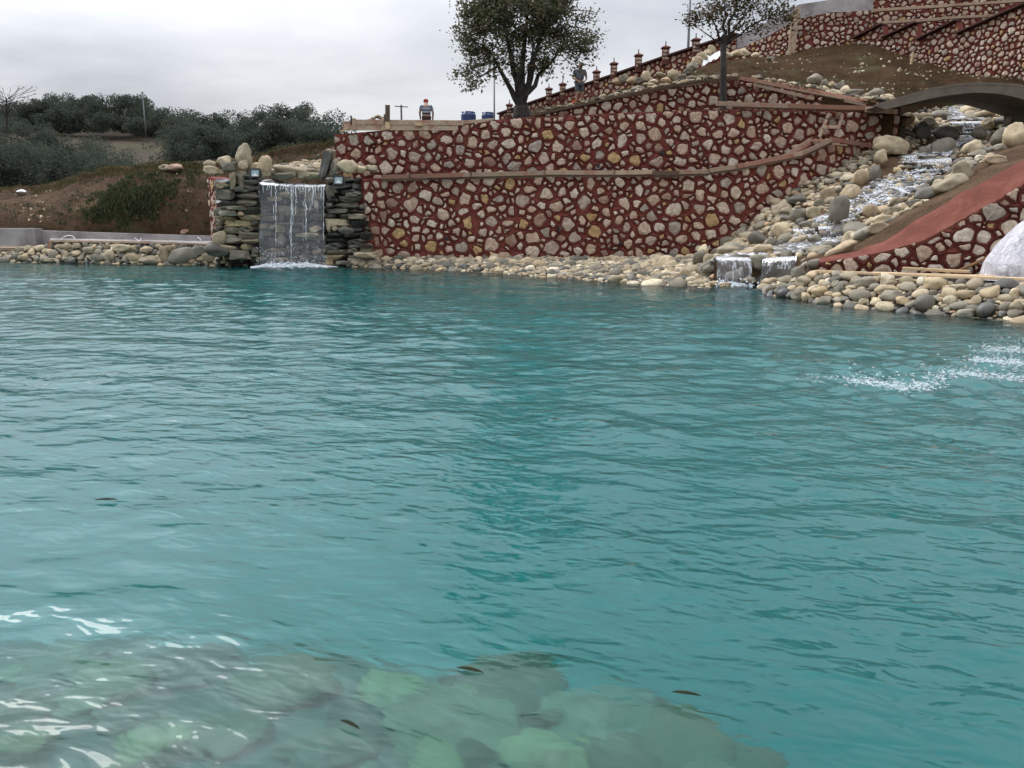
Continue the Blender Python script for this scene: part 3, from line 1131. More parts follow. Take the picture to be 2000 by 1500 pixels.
# lower wall: return beside the waterfall, long front, then bending back along the stream
YW = 26.2
lower_path = [(P(708, 349, 25.55), -0.3), (P(750, 348, YW), -0.3), (P(1065, 342, YW), -0.3), (P(1380, 338, YW), 0.0), (P(1455, 325, YW), 0.5),
              (P(1530, 306, 26.5), 1.2), (P(1620, 280, 27.0), 2.4), (P(1718, 292, 28.4), 3.2)]
lw, lw_at, lw_L, lw_S = rubble_wall('retaining_wall', 'lower red mortar rubble wall rising straight behind the pebble shore', lower_path, MIX, 3)
upper_path = [(P(653, 263, 27.0), 1.9), (P(800, 250, 27.0), 1.9), (P(1010, 230, 27.0), 2.3), (P(1250, 219, 27.1), 2.3), (P(1420, 213, 27.3), 2.4), (P(1590, 216, 27.6), 3.0),
              (P(1757, 220, 28.0), 3.4)]
uw, uw_at, uw_L, uw_S = rubble_wall('retaining_wall', 'middle tier red rubble wall carrying the big tree, above the timber ledge', upper_path, MIXU, 8)
third_path = [(P(1040, 228, 31), 4.3), (P(1150, 204, 31.3), 4.5), (P(1300, 174, 31.7), 4.6), (P(1440, 155, 32), 4.8), (P(1560, 178, 30.2), 4.6), (P(1740, 214, 27.9), 4.2)]
tw, tw_at, tw_L, tw_S = rubble_wall('retaining_wall', 'third red rubble wall with peaked top behind the slender tree', third_path, MIXU, 21, nparts=150)
# return of the wall left of the waterfall
side_path = [(P(408, 345, 27.6), -0.2), (P(424, 350, 25.9), -0.2)]
rubble_wall('side_wall', 'narrow red mortar wall end left of the waterfall', side_path, MIX, 31, nparts=60)
# ramp wall on the right
YR = 16.0
ramp_path = [(P(1598, 512, 16.7), 0.30), (P(1660, 503, 16.3), 0.30), (P(1733, 489, 16.0), 0.30), (P(1805, 467, 15.8), 0.3), (P(1870, 432, 15.55), 0.3), (P(1956, 384, 15.25), 0.3), (P(2140, 275, 14.6), 0.3)]
MIXR = [(0.165, 14), (0.135, 50), (0.11, 120), (0.08, 220), (0.05, 300)]
rw, rw_at, rw_L, rw_S = rubble_wall('ramp_wall', 'red rubble wall with sloping red coping beside the stream', ramp_path, MIXR, 41, nparts=150, gap=0.06)
# smooth red sloping coping on the ramp wall
out_e = [p[0] + Vector((0, -0.05, -0.01)) for p in ramp_path]
in_e = [P(1602, 503, 16.9), P(1672, 489, 16.8), P(1727, 471, 16.6), P(1805, 421, 16.4), P(1862, 386, 16.2), P(1956, 338, 15.9), P(2140, 232, 15.4)]
cop = MB()
_t = [i / 60 for i in range(61)]
out_e = [p + Vector((0, 0.02 * noise.noise(p * 2.5), 0.018 * noise.noise(p * 3.3))) for p in resample(out_e, _t)]
in_e = [p + Vector((0, 0.05 * noise.noise(p * 1.5), 0.04 * noise.noise(p * 2.3))) for p in resample(in_e, _t)]
for i in range(len(out_e) - 1):
    a, b, c, d = out_e[i], out_e[i + 1], in_e[i + 1], in_e[i]
    dn = Vector((0, 0.02, -0.07))
    cop.add([a, b, c, d, a + dn, b + dn, c + dn, d + dn], [(0, 1, 2, 3), (0, 4, 5, 1), (7, 6, 5, 4), (3, 2, 6, 7)])
tag(cop.build('coping', m_redcap, rw), 'smooth red painted sloping coping')

# upper terraces on the right
MIXF = [(0.155, 20), (0.125, 90), (0.10, 230), (0.075, 280)]
cw_path = [(P(1440, 97, 50), 9.0), (P(1500, 70, 48.5), 9.0), (P(1560, 36, 47), 9.0), (P(1620, 24, 46.2), 9.2), (P(1705, 20, 46), 9.2)]
cw, cw_at, cw_L, cw_S = rubble_wall('curved_wall', 'curved red rubble wall topped with bare grey render, high on the slope', cw_path, MIXF, 51, nparts=60, K=10, gap=0.07)
mb = MB()
ctop = [P(1440, 72, 50.1), P(1500, 42, 48.6), P(1560, 9, 47.1), P(1620, 0, 46.3), P(1705, -4, 46.1)]
for i in range(4):
    a, b, c, d = cw_path[i][0], cw_path[i + 1][0], ctop[i + 1], ctop[i]
    o = Vector((0, 0.35, 0))
    f = Vector((0, -0.03, 0.002))
    mb.add([a + f, b + f, c + f, d + f, a + o, b + o, c + o, d + o], [(0, 1, 2, 3), (3, 2, 6, 7), (1, 5, 6, 2), (0, 3, 7, 4)])
tag(mb.build('parapet', m_conc, cw), 'bare grey rendered parapet')
fw_path = [(P(1690, -30, 47.5), 8.8), (P(1850, -30, 46.5), 8.5), (P(2060, -30, 45.5), 8.0)]
fw, fw_at, _, _ = rubble_wall('terrace_wall', 'topmost red rubble wall crossed by two timber ledges, upper right', fw_path, MIXF, 61, nparts=120, K=10, gap=0.07)
sw_path = [(P(1668, 78, 45.3), 8.6), (P(1725, 49, 43.9), 8.4), (P(1726, 76, 43.85), 8.4), (P(1792, 46, 42.2), 8.0), (P(1793, 80, 42.15), 8.0), (P(1870, 42, 40.4), 7.4), (P(1871, 68, 40.35), 7.4),
           (P(2000, 12, 37.4), 6.2), (P(2180, -60, 34.2), 6.0)]
sw, sw_at, sw_L, sw_S = rubble_wall('stepped_wall', 'long red rubble wall with stepped dark copings above the bridge', sw_path, MIXF, 71, nparts=250, K=10, gap=0.07)
for i in (0, 2, 4, 6, 7):
    mb = MB()
    mb.beam(sw_path[i][0] + Vector((0, -0.03, 0.05)), sw_path[i + 1][0] + Vector((0, -0.03, 0.05)), 0.5, 0.06)
    mb.build('coping', m_darkcap, sw)

# boundary wall with pillars along the crest
bw_top = [P(975, 224, 63), P(1065, 193, 60), P(1200, 148, 56.3), P(1300, 113, 53.5), P(1440, 68, 50.2)]
bw_bot = [P(975, 240, 63).z, P(1065, 226, 60).z, P(1200, 196, 56.3).z, P(1300, 165, 53.5).z, P(1440, 120, 50.2).z]
bwall, bw_at, _, _ = rubble_wall('boundary_wall', 'long red rubble boundary wall with capped pillars climbing the crest', list(zip(bw_top, bw_bot)),
                                 [(0.19, 45), (0.15, 130), (0.11, 200)], 81, nparts=0, K=8, thick=0.3)
mb = MB()
for a, b in zip(bw_top, bw_top[1:]):
    mb.beam(a + Vector((0, 0, 0.05)), b + Vector((0, 0, 0.05)), 0.5, 0.10)
mb.build('coping', m_darkcap, bwall)
for (px, py, Y) in [(995, 211, 62.3), (1016, 206, 61.6), (1072, 180, 59.8), (1099, 171, 59.0), (1165, 147, 57.2), (1199, 131, 56.2), (1247, 115, 54.9), (1300, 100, 53.4), (1359, 85, 52.0)]:
    c = P(px, py, Y)
    s = Y / FPX
    q = MB()
    q.box((c.x, c.y, c.z - 0.32), (0.38, 0.38, 0.9))
    pil = q.build('pillar', m_cap, bwall)
    q = MB()
    for sx in (-1, 0, 1):
        for k in range(3):
            q.box((c.x + sx * 0.11 + random.uniform(-.02, .02), c.y - 0.20, c.z - 0.02 - 0.2 * k), (0.10, 0.04, 0.13), Euler((0, random.uniform(-.3, .3), 0)).to_matrix())
    q.build('facing_stones', m_stone, pil)
    q = MB()
    w2 = 0.26
    q.add([(c.x - w2, c.y - w2, c.z + 0.15), (c.x + w2, c.y - w2, c.z + 0.15), (c.x + w2, c.y + w2, c.z + 0.15), (c.x - w2, c.y + w2, c.z + 0.15),
           (c.x - w2, c.y - w2, c.z + 0.20), (c.x + w2, c.y - w2, c.z + 0.20), (c.x + w2, c.y + w2, c.z + 0.20), (c.x - w2, c.y + w2, c.z + 0.20), (c.x, c.y, c.z + 0.34)],
          [(3, 2, 1, 0), (0, 1, 5, 4), (1, 2, 6, 5), (2, 3, 7, 6), (3, 0, 4, 7), (4, 5, 8), (5, 6, 8), (6, 7, 8), (7, 4, 8)])
    q.build('cap', m_cap, pil)
    q = MB()
    q.tube([(c.x, c.y, c.z + 0.3), (c.x, c.y, c.z + 0.55)], [0.035, 0.03], 6)
    q.build('lamp_stub', m_darkcap, pil)

# bridge
br = thing('footbridge', 'low arched concrete footbridge crossing over the stream', 'bridge', P(1750, 240, 26.6))
ft = [P(1712, 208, 26.6), P(1755, 195, 26.6), P(1800, 182, 26.6), P(1837, 173, 26.6), P(1900, 166, 26.6), P(1960, 167, 26.6), P(2010, 173, 26.6), P(2090, 195, 26.6)]
fb = [P(1730, 214, 26.6), P(1775, 203, 26.6), P(1815, 193, 26.6), P(1862, 185, 26.6), P(1905, 181, 26.6), P(1955, 184, 26.6), P(2005, 196, 26.6), P(2085, 222, 26.6)]
n = 40
us = [i / n for i in range(n + 1)]
A, B = catmull(ft, us), catmull(fb, us)
mb = MB()
dep = Vector((0, 2.4, 0))
vs_ = []
for a, b in zip(A, B):
    vs_ += [a, b, b + dep, a + dep]
fs_ = []
for i in range(n):
    for k in range(4):
        p, q = i * 4 + k, i * 4 + (k + 1) % 4
        fs_.append((p, q, q + 4, p + 4))
fs_ += [(3, 2, 1, 0), (n * 4, n * 4 + 1, n * 4 + 2, n * 4 + 3)]
mb.add(vs_, fs_)
mb.build('arch_slab', m_bridge, br)
mb = MB()
a, b = A[0], A[-1]
for (p, w, dx) in ((P(2012, 240, 27.6), 0.45, 0),):
    mb = MB()
    mb.box((p.x, p.y + 0.1, p.z - 0.3), (w, 2.0, 2.2))
    mb.build('abutment', m_bridge, br)
mb = MB()
for i in range(n):
    a, b = A[i], A[i + 1]
    o = Vector((0, 0.12, 0.0))
    mb.beam(a + Vector((0, 0.10, 0.035 + 0.01 * noise.noise(a * 3))), b + Vector((0, 0.10, 0.035 + 0.01 * noise.noise(b * 3))), 0.22, 0.07)
mb.build('deck_edge', m_bridge, br)

# ------------------------------------------------------------------ loose stones
_rock = {}


def rock_mesh(kind, var, mat):
    key = (kind, var, mat.name)
    if key in _rock:
        return _rock[key]
    rr = random.Random(hash((kind, var)) % 100000 if False else (sum(map(ord, kind)) * 131 + var * 17))
    bm = bmesh.new()
    if kind == 'slate':
        bmesh.ops.create_cube(bm, size=2.0)
        bmesh.ops.subdivide_edges(bm, edges=bm.edges[:], cuts=3, use_grid_fill=True)
    else:
        bmesh.ops.create_icosphere(bm, subdivisions=3 if kind == 'boulder' else 2, radius=1.0)
    off = Vector((rr.uniform(0, 50), rr.uniform(0, 50), rr.uniform(0, 50)))
    cuts = []
    for _ in range({'pebble': 2, 'boulder': 9, 'slate': 4}[kind]):
        d = Vector((rr.gauss(0, 1), rr.gauss(0, 1), rr.gauss(0, 1))).normalized()
        cuts.append((d, rr.uniform(0.60, 0.86) if kind != 'pebble' else rr.uniform(0.78, 0.95)))
    for v in bm.verts:
        d = v.co.normalized()
        p = d.copy()
        if kind == 'slate':
            p = v.co.lerp(d * 1.15, 0.38)
            p = p + Vector((noise.noise(v.co * 1.3 + off), noise.noise(v.co * 1.3 + off + Vector((7, 0, 0))), noise.noise(v.co * 1.3 + off + Vector((0, 9, 0))))) * 0.26
        for cd, cl in cuts:
            t = p.dot(cd)
            if t > cl:
                p -= cd * (t - cl) * 0.85
        nn = noise.noise(d * 1.1 + off) * 0.28 + noise.noise(d * 2.6 + off) * (0.12 if kind != 'pebble' else 0.05)
        p *= 1 + nn
        v.co = p
    xs_ = [v.co for v in bm.verts]
    mx = [max(abs(c[i]) for c in xs_) for i in range(3)]
    for v in bm.verts:
        v.co = Vector((v.co.x / mx[0], v.co.y / mx[1], v.co.z / mx[2]))
    for f in bm.faces:
        f.smooth = kind != 'slate'
    me = bpy.data.meshes.new('stone')
    bm.to_mesh(me)
    bm.free()
    me.materials.append(mat)
    _rock[key] = me
    return me


NV = {'pebble': 12, 'boulder': 14, 'slate': 10}


def rock(parent, kind, mat, loc, size, rot, name='stone', rng=random):
    o = bpy.data.objects.new(name, rock_mesh(kind, rng.randrange(NV[kind]), mat))
    o.location = loc
    o.scale = size
    o.rotation_euler = rot
    COL.objects.link(o)
    adopt(o, parent)
    return o


def rock_px(parent, kind, mat, px, py, Y, wpx, hpx, lean=0.0, depth=0.8, name='stone', rng=random):
    """a stone measured in the photo: centre, distance, width and height"""
    s = Y / FPX / 2
    c = P(px, py, Y)
    return rock(parent, kind, mat, c, (wpx * s * 1.05, max(wpx, hpx) * s * depth * 0.9, hpx * s * 1.05), (0, lean, rng.uniform(-0.3, 0.3)), name, rng)


def fill(parent, grid, ur, vr, radii, seed, kind='pebble', mats=None, pack=0.80, flat=(0.5, 0.85), lift=0.14, avoid=None, limit=300, tilt=0.35, keep=None):
    rr = random.Random(seed)
    pts = []
    rest = MB()
    n = 0
    cell = {}
    cs = radii[0][0] * 2.3
    for rad, tries in radii:
        for _ in range(tries):
            u, v = rr.uniform(*ur), rr.uniform(*vr)
            p, nm = gsample(grid, u, v)
            r = rad * rr.uniform(0.75, 1.25)
            if avoid and avoid(p, r):
                continue
            if keep and not keep(p):
                continue
            key = (int(p.x // cs), int(p.y // cs), int(p.z // cs))
            bad = False
            for a in (-1, 0, 1):
                for b in (-1, 0, 1):
                    for c in (-1, 0, 1):
                        for (q, r2) in cell.get((key[0] + a, key[1] + b, key[2] + c), ()):
                            if (q - p).length < pack * (r + r2):
                                bad = True
            if bad:
                continue
            cell.setdefault(key, []).append((p, r))
            f = rr.uniform(*flat)
            w = rr.uniform(0.85, 1.3)
            yaw = rr.uniform(-0.6, 0.6)
            rot = Vector((0, 0, 1)).lerp(nm, tilt).to_track_quat('Z', 'Y').to_euler()
            m = Matrix.Rotation(yaw, 3, 'Z')
            e = (rot.to_matrix() @ Matrix.Rotation(rr.uniform(-1.2, 1.2), 3, 'Z') @ Matrix.Rotation(rr.gauss(0, 0.2), 3, 'X')).to_euler()
            mat = rr.choice(mats or [m_dry])
            if p.z < 0.07 and rr.random() < 0.6:
                mat = m_mid if rr.random() < 0.6 else m_wet      # stones washed by the pond stay wet
            pts.append((r, p + nm * lift * r, (r * w, r * rr.uniform(0.8, 1.0), r * f), e, mat))
    pts.sort(key=lambda t: -t[0])
    for i, (r, loc, sz, e, mat) in enumerate(pts):
        if i < limit:
            rock(parent, kind if rr.random() < 0.35 else 'boulder', mat, loc, sz, e, 'stone', rr)
        else:
            me = rock_mesh(kind, rr.randrange(NV[kind]), m_dry)
            R = e.to_matrix()
            vs = [loc + R @ Vector((v.co.x * sz[0], v.co.y * sz[1], v.co.z * sz[2])) for v in me.vertices]
            rest.add(vs, [tuple(f.vertices) for f in me.polygons])
    if rest.v:
        tag(rest.build('small_stones', m_dry, parent, smooth=True), kind='stuff')
    return len(pts)


# ------------------------------------------------------------------ shores
# middle shore between water and lower wall
wl_px = [(690, 522), (740, 523), (900, 529), (1030, 538), (1200, 551), (1300, 557), (1385, 561)]
t0 = [G(x, y) for x, y in wl_px]
t1 = [P(x, 506, Y) for (x, y), Y in zip(wl_px, [25.6, 26.1, 26.1, 26.1, 26.1, 26.0, 25.4])]
t_1 = [p + Vector((0, -0.6, -0.7)) for p in t0]
t1 = [Vector((p.x, p.y, 0.14 + 0.10 * i / 6)) for i, p in enumerate(t1)]
tm = [a.lerp(b, 0.45) + Vector((0, 0, 0.10)) for a, b in zip(t0, t1)]
shore_grid = loft([t_1, t0, tm, t1, [p + Vector((0, 0.5, 0.05)) for p in t1]], 80, 24, 0.03, 2.0, smooth=False)
shore = thing('pebble_shore', 'shore of rounded pebbles between the pond and the lower red wall', 'pebble shore', t0[2])
shore['kind'] = 'thing'
grid_mb(shore_grid).build('gravel_bed', m_gravel, shore, smooth=True)
fill(shore, shore_grid, (0, 1), (0.22, 0.78), [(0.19, 60), (0.14, 300), (0.10, 1500), (0.072, 5000), (0.05, 7000)], 3, mats=[m_dry, m_dry, m_big, m_mid], flat=(0.45, 0.8), pack=0.72)
for (x, y, Y, w, h, l) in [(1028, 526, 24.3, 34, 26, 0.1), (1300, 513, 22.5, 36, 32, 0.2), (1342, 540, 19.9, 28, 40, -0.5), (1165, 530, 22.6, 26, 24, 0.4), (1122, 538, 21.8, 22, 16, -0.6), (1372, 492, 23.5, 22, 30, 0.2), (1385, 510, 21.5, 26, 26, .3),
                        (1212, 540, 21.2, 18, 16, 0), (955, 522, 25.0, 22, 14, 0), (855, 516, 25.4, 26, 18, 0)]:
    rock_px(shore, 'boulder', m_big, x, y, Y, w, h, l)

# left shore under the timber edging
wl2 = [(-140, 510), (0, 512), (100, 513), (200, 515), (300, 516), (400, 518), (440, 519)]
l0 = [G(x, y) for x, y in wl2]


def YL(px):                              # distance of the left waterline
    return float(np.interp(px, [x for x, _ in wl2], [p.y for p in l0]))


l2 = [Vector((p.x, p.y + 0.55, 0.62 if x > 90 else 0.33)) for p, (x, y) in zip(l0, wl2)]
l_1 = [p + Vector((0, -0.3, -0.7)) for p in l0]
l3 = [p + Vector((0, 0.9, 0.0)) for p in l2]
left_grid = loft([l_1, l0, l2, l3], 60, 24, 0.02, 2.0, smooth=False)
lshore = thing('stone_shore', 'mortared cobble edge of the pond left of the waterfall', 'stone edge', l0[2])
lshore['kind'] = 'thing'
grid_mb(left_grid).build('gravel_bed', m_gravel, lshore, smooth=True)
for (x, y, w, h, l) in [(357, 499, 66, 34, -0.05), (296, 508, 48, 16, 0), (262, 502, 32, 16, 0.15), (322, 497, 20, 34, -0.35), (212, 497, 22, 22, 0.3), (240, 485, 38, 16, 0), (130, 480, 18, 13, 0.2), (172, 488, 24, 14, 0),
                        (150, 480, 16, 10, 0), (188, 503, 26, 16, 0), (392, 489, 24, 20, 0), (412, 503, 34, 18, 0.2), (30, 500, 20, 12, 0), (45, 503, 20, 12, 0), (332, 485, 24, 16, 0), (285, 487, 26, 12, 0), (100, 508, 26, 8, 0), (135, 507, 26, 12, 0)]:
    rock_px(lshore, 'boulder', m_big, x, y, YL(x) - 0.10 + (512 - y) * 0.010, w, h, l, 0.5)
fill(lshore, left_grid, (0, 1), (0.28, 0.63), [(0.15, 200), (0.11, 1400), (0.08, 3000), (0.055, 3500)], 13, mats=[m_dry, m_big, m_mid], pack=0.72, tilt=0.75, lift=0.22)

# right shore
wr = [(1490, 575), (1560, 585), (1650, 598), (1750, 607), (1850, 615), (2000, 628), (2200, 646)]
r0_ = [G(x, y) for x, y in wr]
rt = [P(1490, 556, 18.2), P(1560, 535, 17.0), P(1650, 541, 15.75), P(1750, 546, 14.95), P(1850, 551, 14.35), P(2000, 559, 13.45), P(2200, 570, 12.3)]
r_1 = [p + Vector((0, -0.35, -0.7)) for p in r0_]
r3 = [p + Vector((0, 1.6, 0.0)) for p in rt]
right_grid = loft([r_1, r0_, [a.lerp(b, 0.5) + Vector((0, -0.04, 0.03)) for a, b in zip(r0_, rt)], rt, r3], 70, 28, 0.015, 2.0, smooth=False)
rshore = thing('stone_shore', 'stacked rounded stone edge of the pond below the fresh timber, right', 'stone edge', r0_[2])
rshore['kind'] = 'thing'
grid_mb(right_grid).build('gravel_bed', m_gravel, rshore, smooth=True)
for (x, y, w, h, l) in [(1820, 575, 52, 36, -0.3), (1942, 573, 44, 22, 0), (1984, 574, 30, 24, 0), (1868, 609, 58, 14, 0), (1745, 570, 26, 28, -0.4), (1664, 566, 32, 20, -0.2), (1700, 576, 44, 12, 0), (1550, 536, 30, 18, -0.1), (1617, 564, 26, 18, 0),
                        (1708, 553, 22, 16, 0), (1615, 587, 40, 10, 0), (1680, 592, 28, 12, 0), (1750, 589, 20, 20, 0), (1870, 597, 40, 14, 0), (1900, 604, 36, 14, 0), (1913, 590, 24, 16, 0), (1985, 600, 30, 24, 0), (1588, 568, 30, 18, 0), (1835, 606, 26, 12, 0)]:
    Yq = 18.2 - (x - 1490) * 0.0098 - (y - 560) * 0.012
    rock_px(rshore, 'boulder', m_big if l > -0.35 else m_mid, x, y, Yq, w, h, l, 0.6)
fill(rshore, right_grid, (0, 0.86), (0.22, 0.735), [(0.15, 200), (0.115, 1500), (0.085, 3500), (0.06, 4500), (0.042, 5000)], 23, mats=[m_dry, m_dry, m_big, m_mid], pack=0.74, tilt=0.6, flat=(0.45, 0.8), lift=0.3)

# ------------------------------------------------------------------ the stream and its boulders
from mathutils.bvhtree import BVHTree
_sm = stream.data
bed_tree = BVHTree.FromPolygons([v.co.copy() for v in _sm.vertices], [tuple(q.vertices) for q in _sm.polygons])


def bedY(px, py, default):
    """distance at which the line of sight meets the stream bed"""
    h = bed_tree.ray_cast(Vector((0, 0, CAM_H)), ray(px, py).normalized())
    return h[0].y if h[0] is not None else default


def bed_top(p, lift=0.05):
    h = bed_tree.ray_cast(Vector((p.x, p.y, p.z + 3)), Vector((0, 0, -1)))
    return Vector((p.x, p.y, max(p.z, h[0].z + lift))) if h[0] is not None else p


big_list = [  # px, py, distance, width, height, lean
    (1640, 411, 21.0, 34, 50, 0.05, 0), (1742, 287, 26.5, 60, 34, 0.25, 0), (1838, 291, 26.4, 48, 34, -0.35, 0), (1960, 272, 26, 40, 36, -0.4, 0), (1985, 268, 25.5, 50, 46, 0.1, 0), (1818, 378, 22.8, 66, 26, -0.1, 2),
    (1855, 360, 23.0, 62, 30, -0.3, 0), (1880, 338, 23.4, 44, 40, -0.2, 0), (1945, 314, 24.2, 50, 18, 0, 0), (1900, 292, 25.6, 38, 28, -0.2, 0), (1930, 243, 29, 24, 20, 0, 0), (1800, 257, 28.3, 32, 32, 0, 2),
    (1850, 262, 28.0, 44, 24, 0.1, 1), (1720, 310, 26, 24, 30, 0, 0), (1710, 340, 25.2, 24, 34, 0.3, 2), (1680, 348, 25, 26, 36, 0.2, 0), (1660, 377, 24.0, 34, 32, 0.2, 0), (1618, 385, 23.8, 38, 30, -0.2, 0), (1555, 392, 24.6, 38, 18, 0, 2),
    (1590, 418, 23.0, 34, 24, 0, 2), (1562, 424, 22.6, 36, 26, 0.2, 2), (1525, 450, 22.0, 36, 32, 0.5, 0), (1478, 466, 22.0, 30, 32, -0.5, 2), (1420, 489, 21.0, 44, 18, 0, 0), (1490, 488, 19.5, 38, 20, 0.1, 0), (1482, 512, 19.3, 36, 30, 0, 2),
    (1700, 415, 20.8, 28, 32, -0.3, 0), (1722, 430, 20.2, 34, 18, -0.2, 0), (1715, 446, 19.6, 40, 22, -0.4, 0), (1690, 455, 19.2, 46, 22, -0.5, 1), (1748, 415, 20.8, 34, 20, 0, 0), (1765, 407, 21.2, 22, 20, 0, 0), (1787, 398, 21.5, 32, 14, -0.1, 0),
    (1748, 397, 21.8, 20, 20, 0, 2), (1660, 468, 18.9, 34, 26, -0.7, 0), (1640, 488, 18.0, 60, 20, -0.4, 0), (1592, 470, 20.2, 26, 20, 0.2, 2), (1562, 468, 20.3, 26, 12, -0.3, 0), (1600, 517, 17.8, 44, 26, 0, 2), (1555, 535, 17.9, 28, 18, 0, 0),
    (1435, 538, 18.9, 32, 22, 0, 1), (1462, 550, 18.5, 30, 14, 0, 0), (1392, 556, 18.6, 24, 12, 0, 1), (1418, 558, 18.4, 22, 10, 0, 2), (1365, 505, 22, 24, 30, 0, 2), (1510, 478, 21, 26, 28, 0.3, 2), (1380, 530, 19.8, 30, 40, 0, 2),
    (1575, 440, 22.2, 30, 14, 0, 1), (1600, 402, 23.6, 26, 20, 0, 1), (1536, 415, 24.0, 26, 18, 0, 1), (1520, 432, 23.3, 24, 16, 0, 0), (1770, 235, 29, 26, 26, 0, 1), (1815, 240, 29.2, 28, 18, 0, 0), (1955, 205, 32, 40, 18, -0.2, 0), (1890, 215, 32.5, 36, 18, -0.3, 0),
    (1840, 226, 31.5, 40, 18, 0, 1), (1925, 222, 31, 44, 14, -0.2, 0), (1985, 235, 28.5, 36, 28, 0, 0), (1805, 297, 26.2, 20, 22, 0, 2), (1780, 352, 25.2, 14, 12, 0, 0), (1822, 328, 25.2, 34, 12, 0, 0), (1865, 252, 28.6, 24, 16, 0, 1), (1912, 262, 27.6, 26, 22, 0, 2)]
MB3 = [m_big, m_mid, m_mid]
for (x, y, Y, w, h, l, k) in big_list:
    Yb = min(bedY(x, min(y + h * 0.3, 560), Y), Y + 0.3)
    rock_px(stream, 'boulder', MB3[k], x, y - 1, Yb - 0.05, w * 1.1, h * 1.1, l, 0.8)
# keep the running water clear of small stones
path_px = [P(1425, 505, 19.3), P(1520, 503, 19.2), P(1590, 470, 20.8), P(1620, 444, 21.4), P(1680, 415, 22.2), P(1720, 385, 23.2), P(1770, 340, 24.8), P(1800, 312, 26), P(1870, 275, 28), P(1895, 243, 30)]
path_w = [0.5, 0.5, 0.65, 0.6, 0.65, 1.0, 1.1, 0.8, 0.6, 0.5]


def in_water(p, r):
    if 18.2 < p.y < 19.6 and p.x > G(1380, 556).x and p.x < G(1572, 556).x and p.z < 0.66:
        return True
    for a, b, wa in zip(path_px, path_px[1:], path_w):
        d = (b - a)
        t = max(0, min(1, (p - a).dot(d) / d.length_squared))
        if (p - a - d * t).length < wa + r * 0.3:
            return True
    return False


fill(stream, stream_grid, (0.07, 1.0), (0.09, 0.755), [(0.30, 70), (0.20, 400), (0.13, 1700), (0.09, 4500), (0.06, 5000)], 33, mats=[m_dry, m_big, m_mid, m_mid], avoid=in_water, limit=300, flat=(0.4, 0.75), pack=0.70)
# pebbles in the running water
fill(stream, stream_grid, (0.2, 0.82), (0.33, 0.66), [(0.14, 500), (0.09, 1200)], 43, mats=[m_wet, m_mid], limit=60, keep=lambda p: in_water(p, 0), lift=0.1)

# running water laid over the bed, broken into white water
m_run = mat_rapids('running_water')
m_fall = mat_curtain('falling_water', 0.46, 0.13, 16.0, 1.2)
m_veil = mat_curtain('thin_falling_water', 0.45, 0.17, 13.0, 0.5, (0.50, 0.51, 0.55))


def ribbon(name, lefts, rights, mat, nu, nv, amp, label, parent=None, lift=0.06):
    g = loft([lefts, [a.lerp(b, 0.5) for a, b in zip(lefts, rights)], rights], nu, nv, 0, 1)
    for row in g:
        for i, p in enumerate(row):
            q = p * 3.5
            p = bed_top(p, 0.0)
            row[i] = p + Vector((0, 0, lift + amp * (noise.noise(q) + 0.6 * noise.noise(q * 2.4))))
    return grid_mb(g).build(name, mat, parent, smooth=True)


def sheet_fall(label, tl, tr, base_z, throw, mat, foam_amt=1.0, group=None, parts=None):
    """water going over a ledge: curved sheet, rock lip behind, foam at the foot"""
    tl, tr = Vector(tl), Vector(tr)
    root = thing('waterfall', label, 'waterfall', ((tl.x + tr.x) / 2, (tl.y + tr.y) / 2, base_z), group)
    d = (tr - tl)
    n = Vector((d.y, -d.x, 0)).normalized()
    nu, nv = 28, 18
    g = []
    for j in range(nv + 1):
        t = j / nv
        row = []
        for i in range(nu + 1):
            u = i / nu
            p = tl.lerp(tr, u)
            rag = 0.03 * noise.noise(Vector((u * 9, 0, tl.x)))
            if t < 0.22:
                q = p - n * (0.35 * (0.22 - t) / 0.22) + Vector((0, 0, 0.02))
            else:
                s = (t - 0.22) / 0.78
                q = p + n * (throw * math.sqrt(s) + rag * s + 0.02 * noise.noise(Vector((u * 22, t * 3, 4)))) + Vector((0, 0, -(tl.z - base_z) * s ** 1.25))
            row.append(q)
        g.append(row)
    grid_mb(g).build('water_sheet', mat, root, smooth=True)
    # foam of many small drops and blobs
    fm = MB()
    rr = random.Random(int(abs(tl.x) * 100))
    me = rock_mesh('pebble', 1, m_drop)
    tri = [tuple(f.vertices) for f in me.polygons]
    bm = bmesh.new()
    bmesh.ops.create_icosphere(bm, subdivisions=1, radius=1)
    iv = [v.co.copy() for v in bm.verts]
    itri = [tuple(v.index for v in f.verts) for f in bm.faces]
    bm.free()
    W_ = d.length
    for _ in range(int(420 * foam_amt * W_)):
        u = rr.uniform(-0.05, 1.05)
        out_ = abs(rr.gauss(0, 0.16)) * foam_amt ** 0.3
        z = base_z + abs(rr.gauss(0, 0.05)) * (1.5 if rr.random() < 0.2 else 0.6)
        c = tl.lerp(tr, u) + n * (throw + out_ - 0.05)
        c.z = z
        r = rr.uniform(0.008, 0.028)
        fm.add([c + v * r for v in iv], itri)
    tag(fm.build('foam', m_drop, root), kind='stuff')
    return root, n


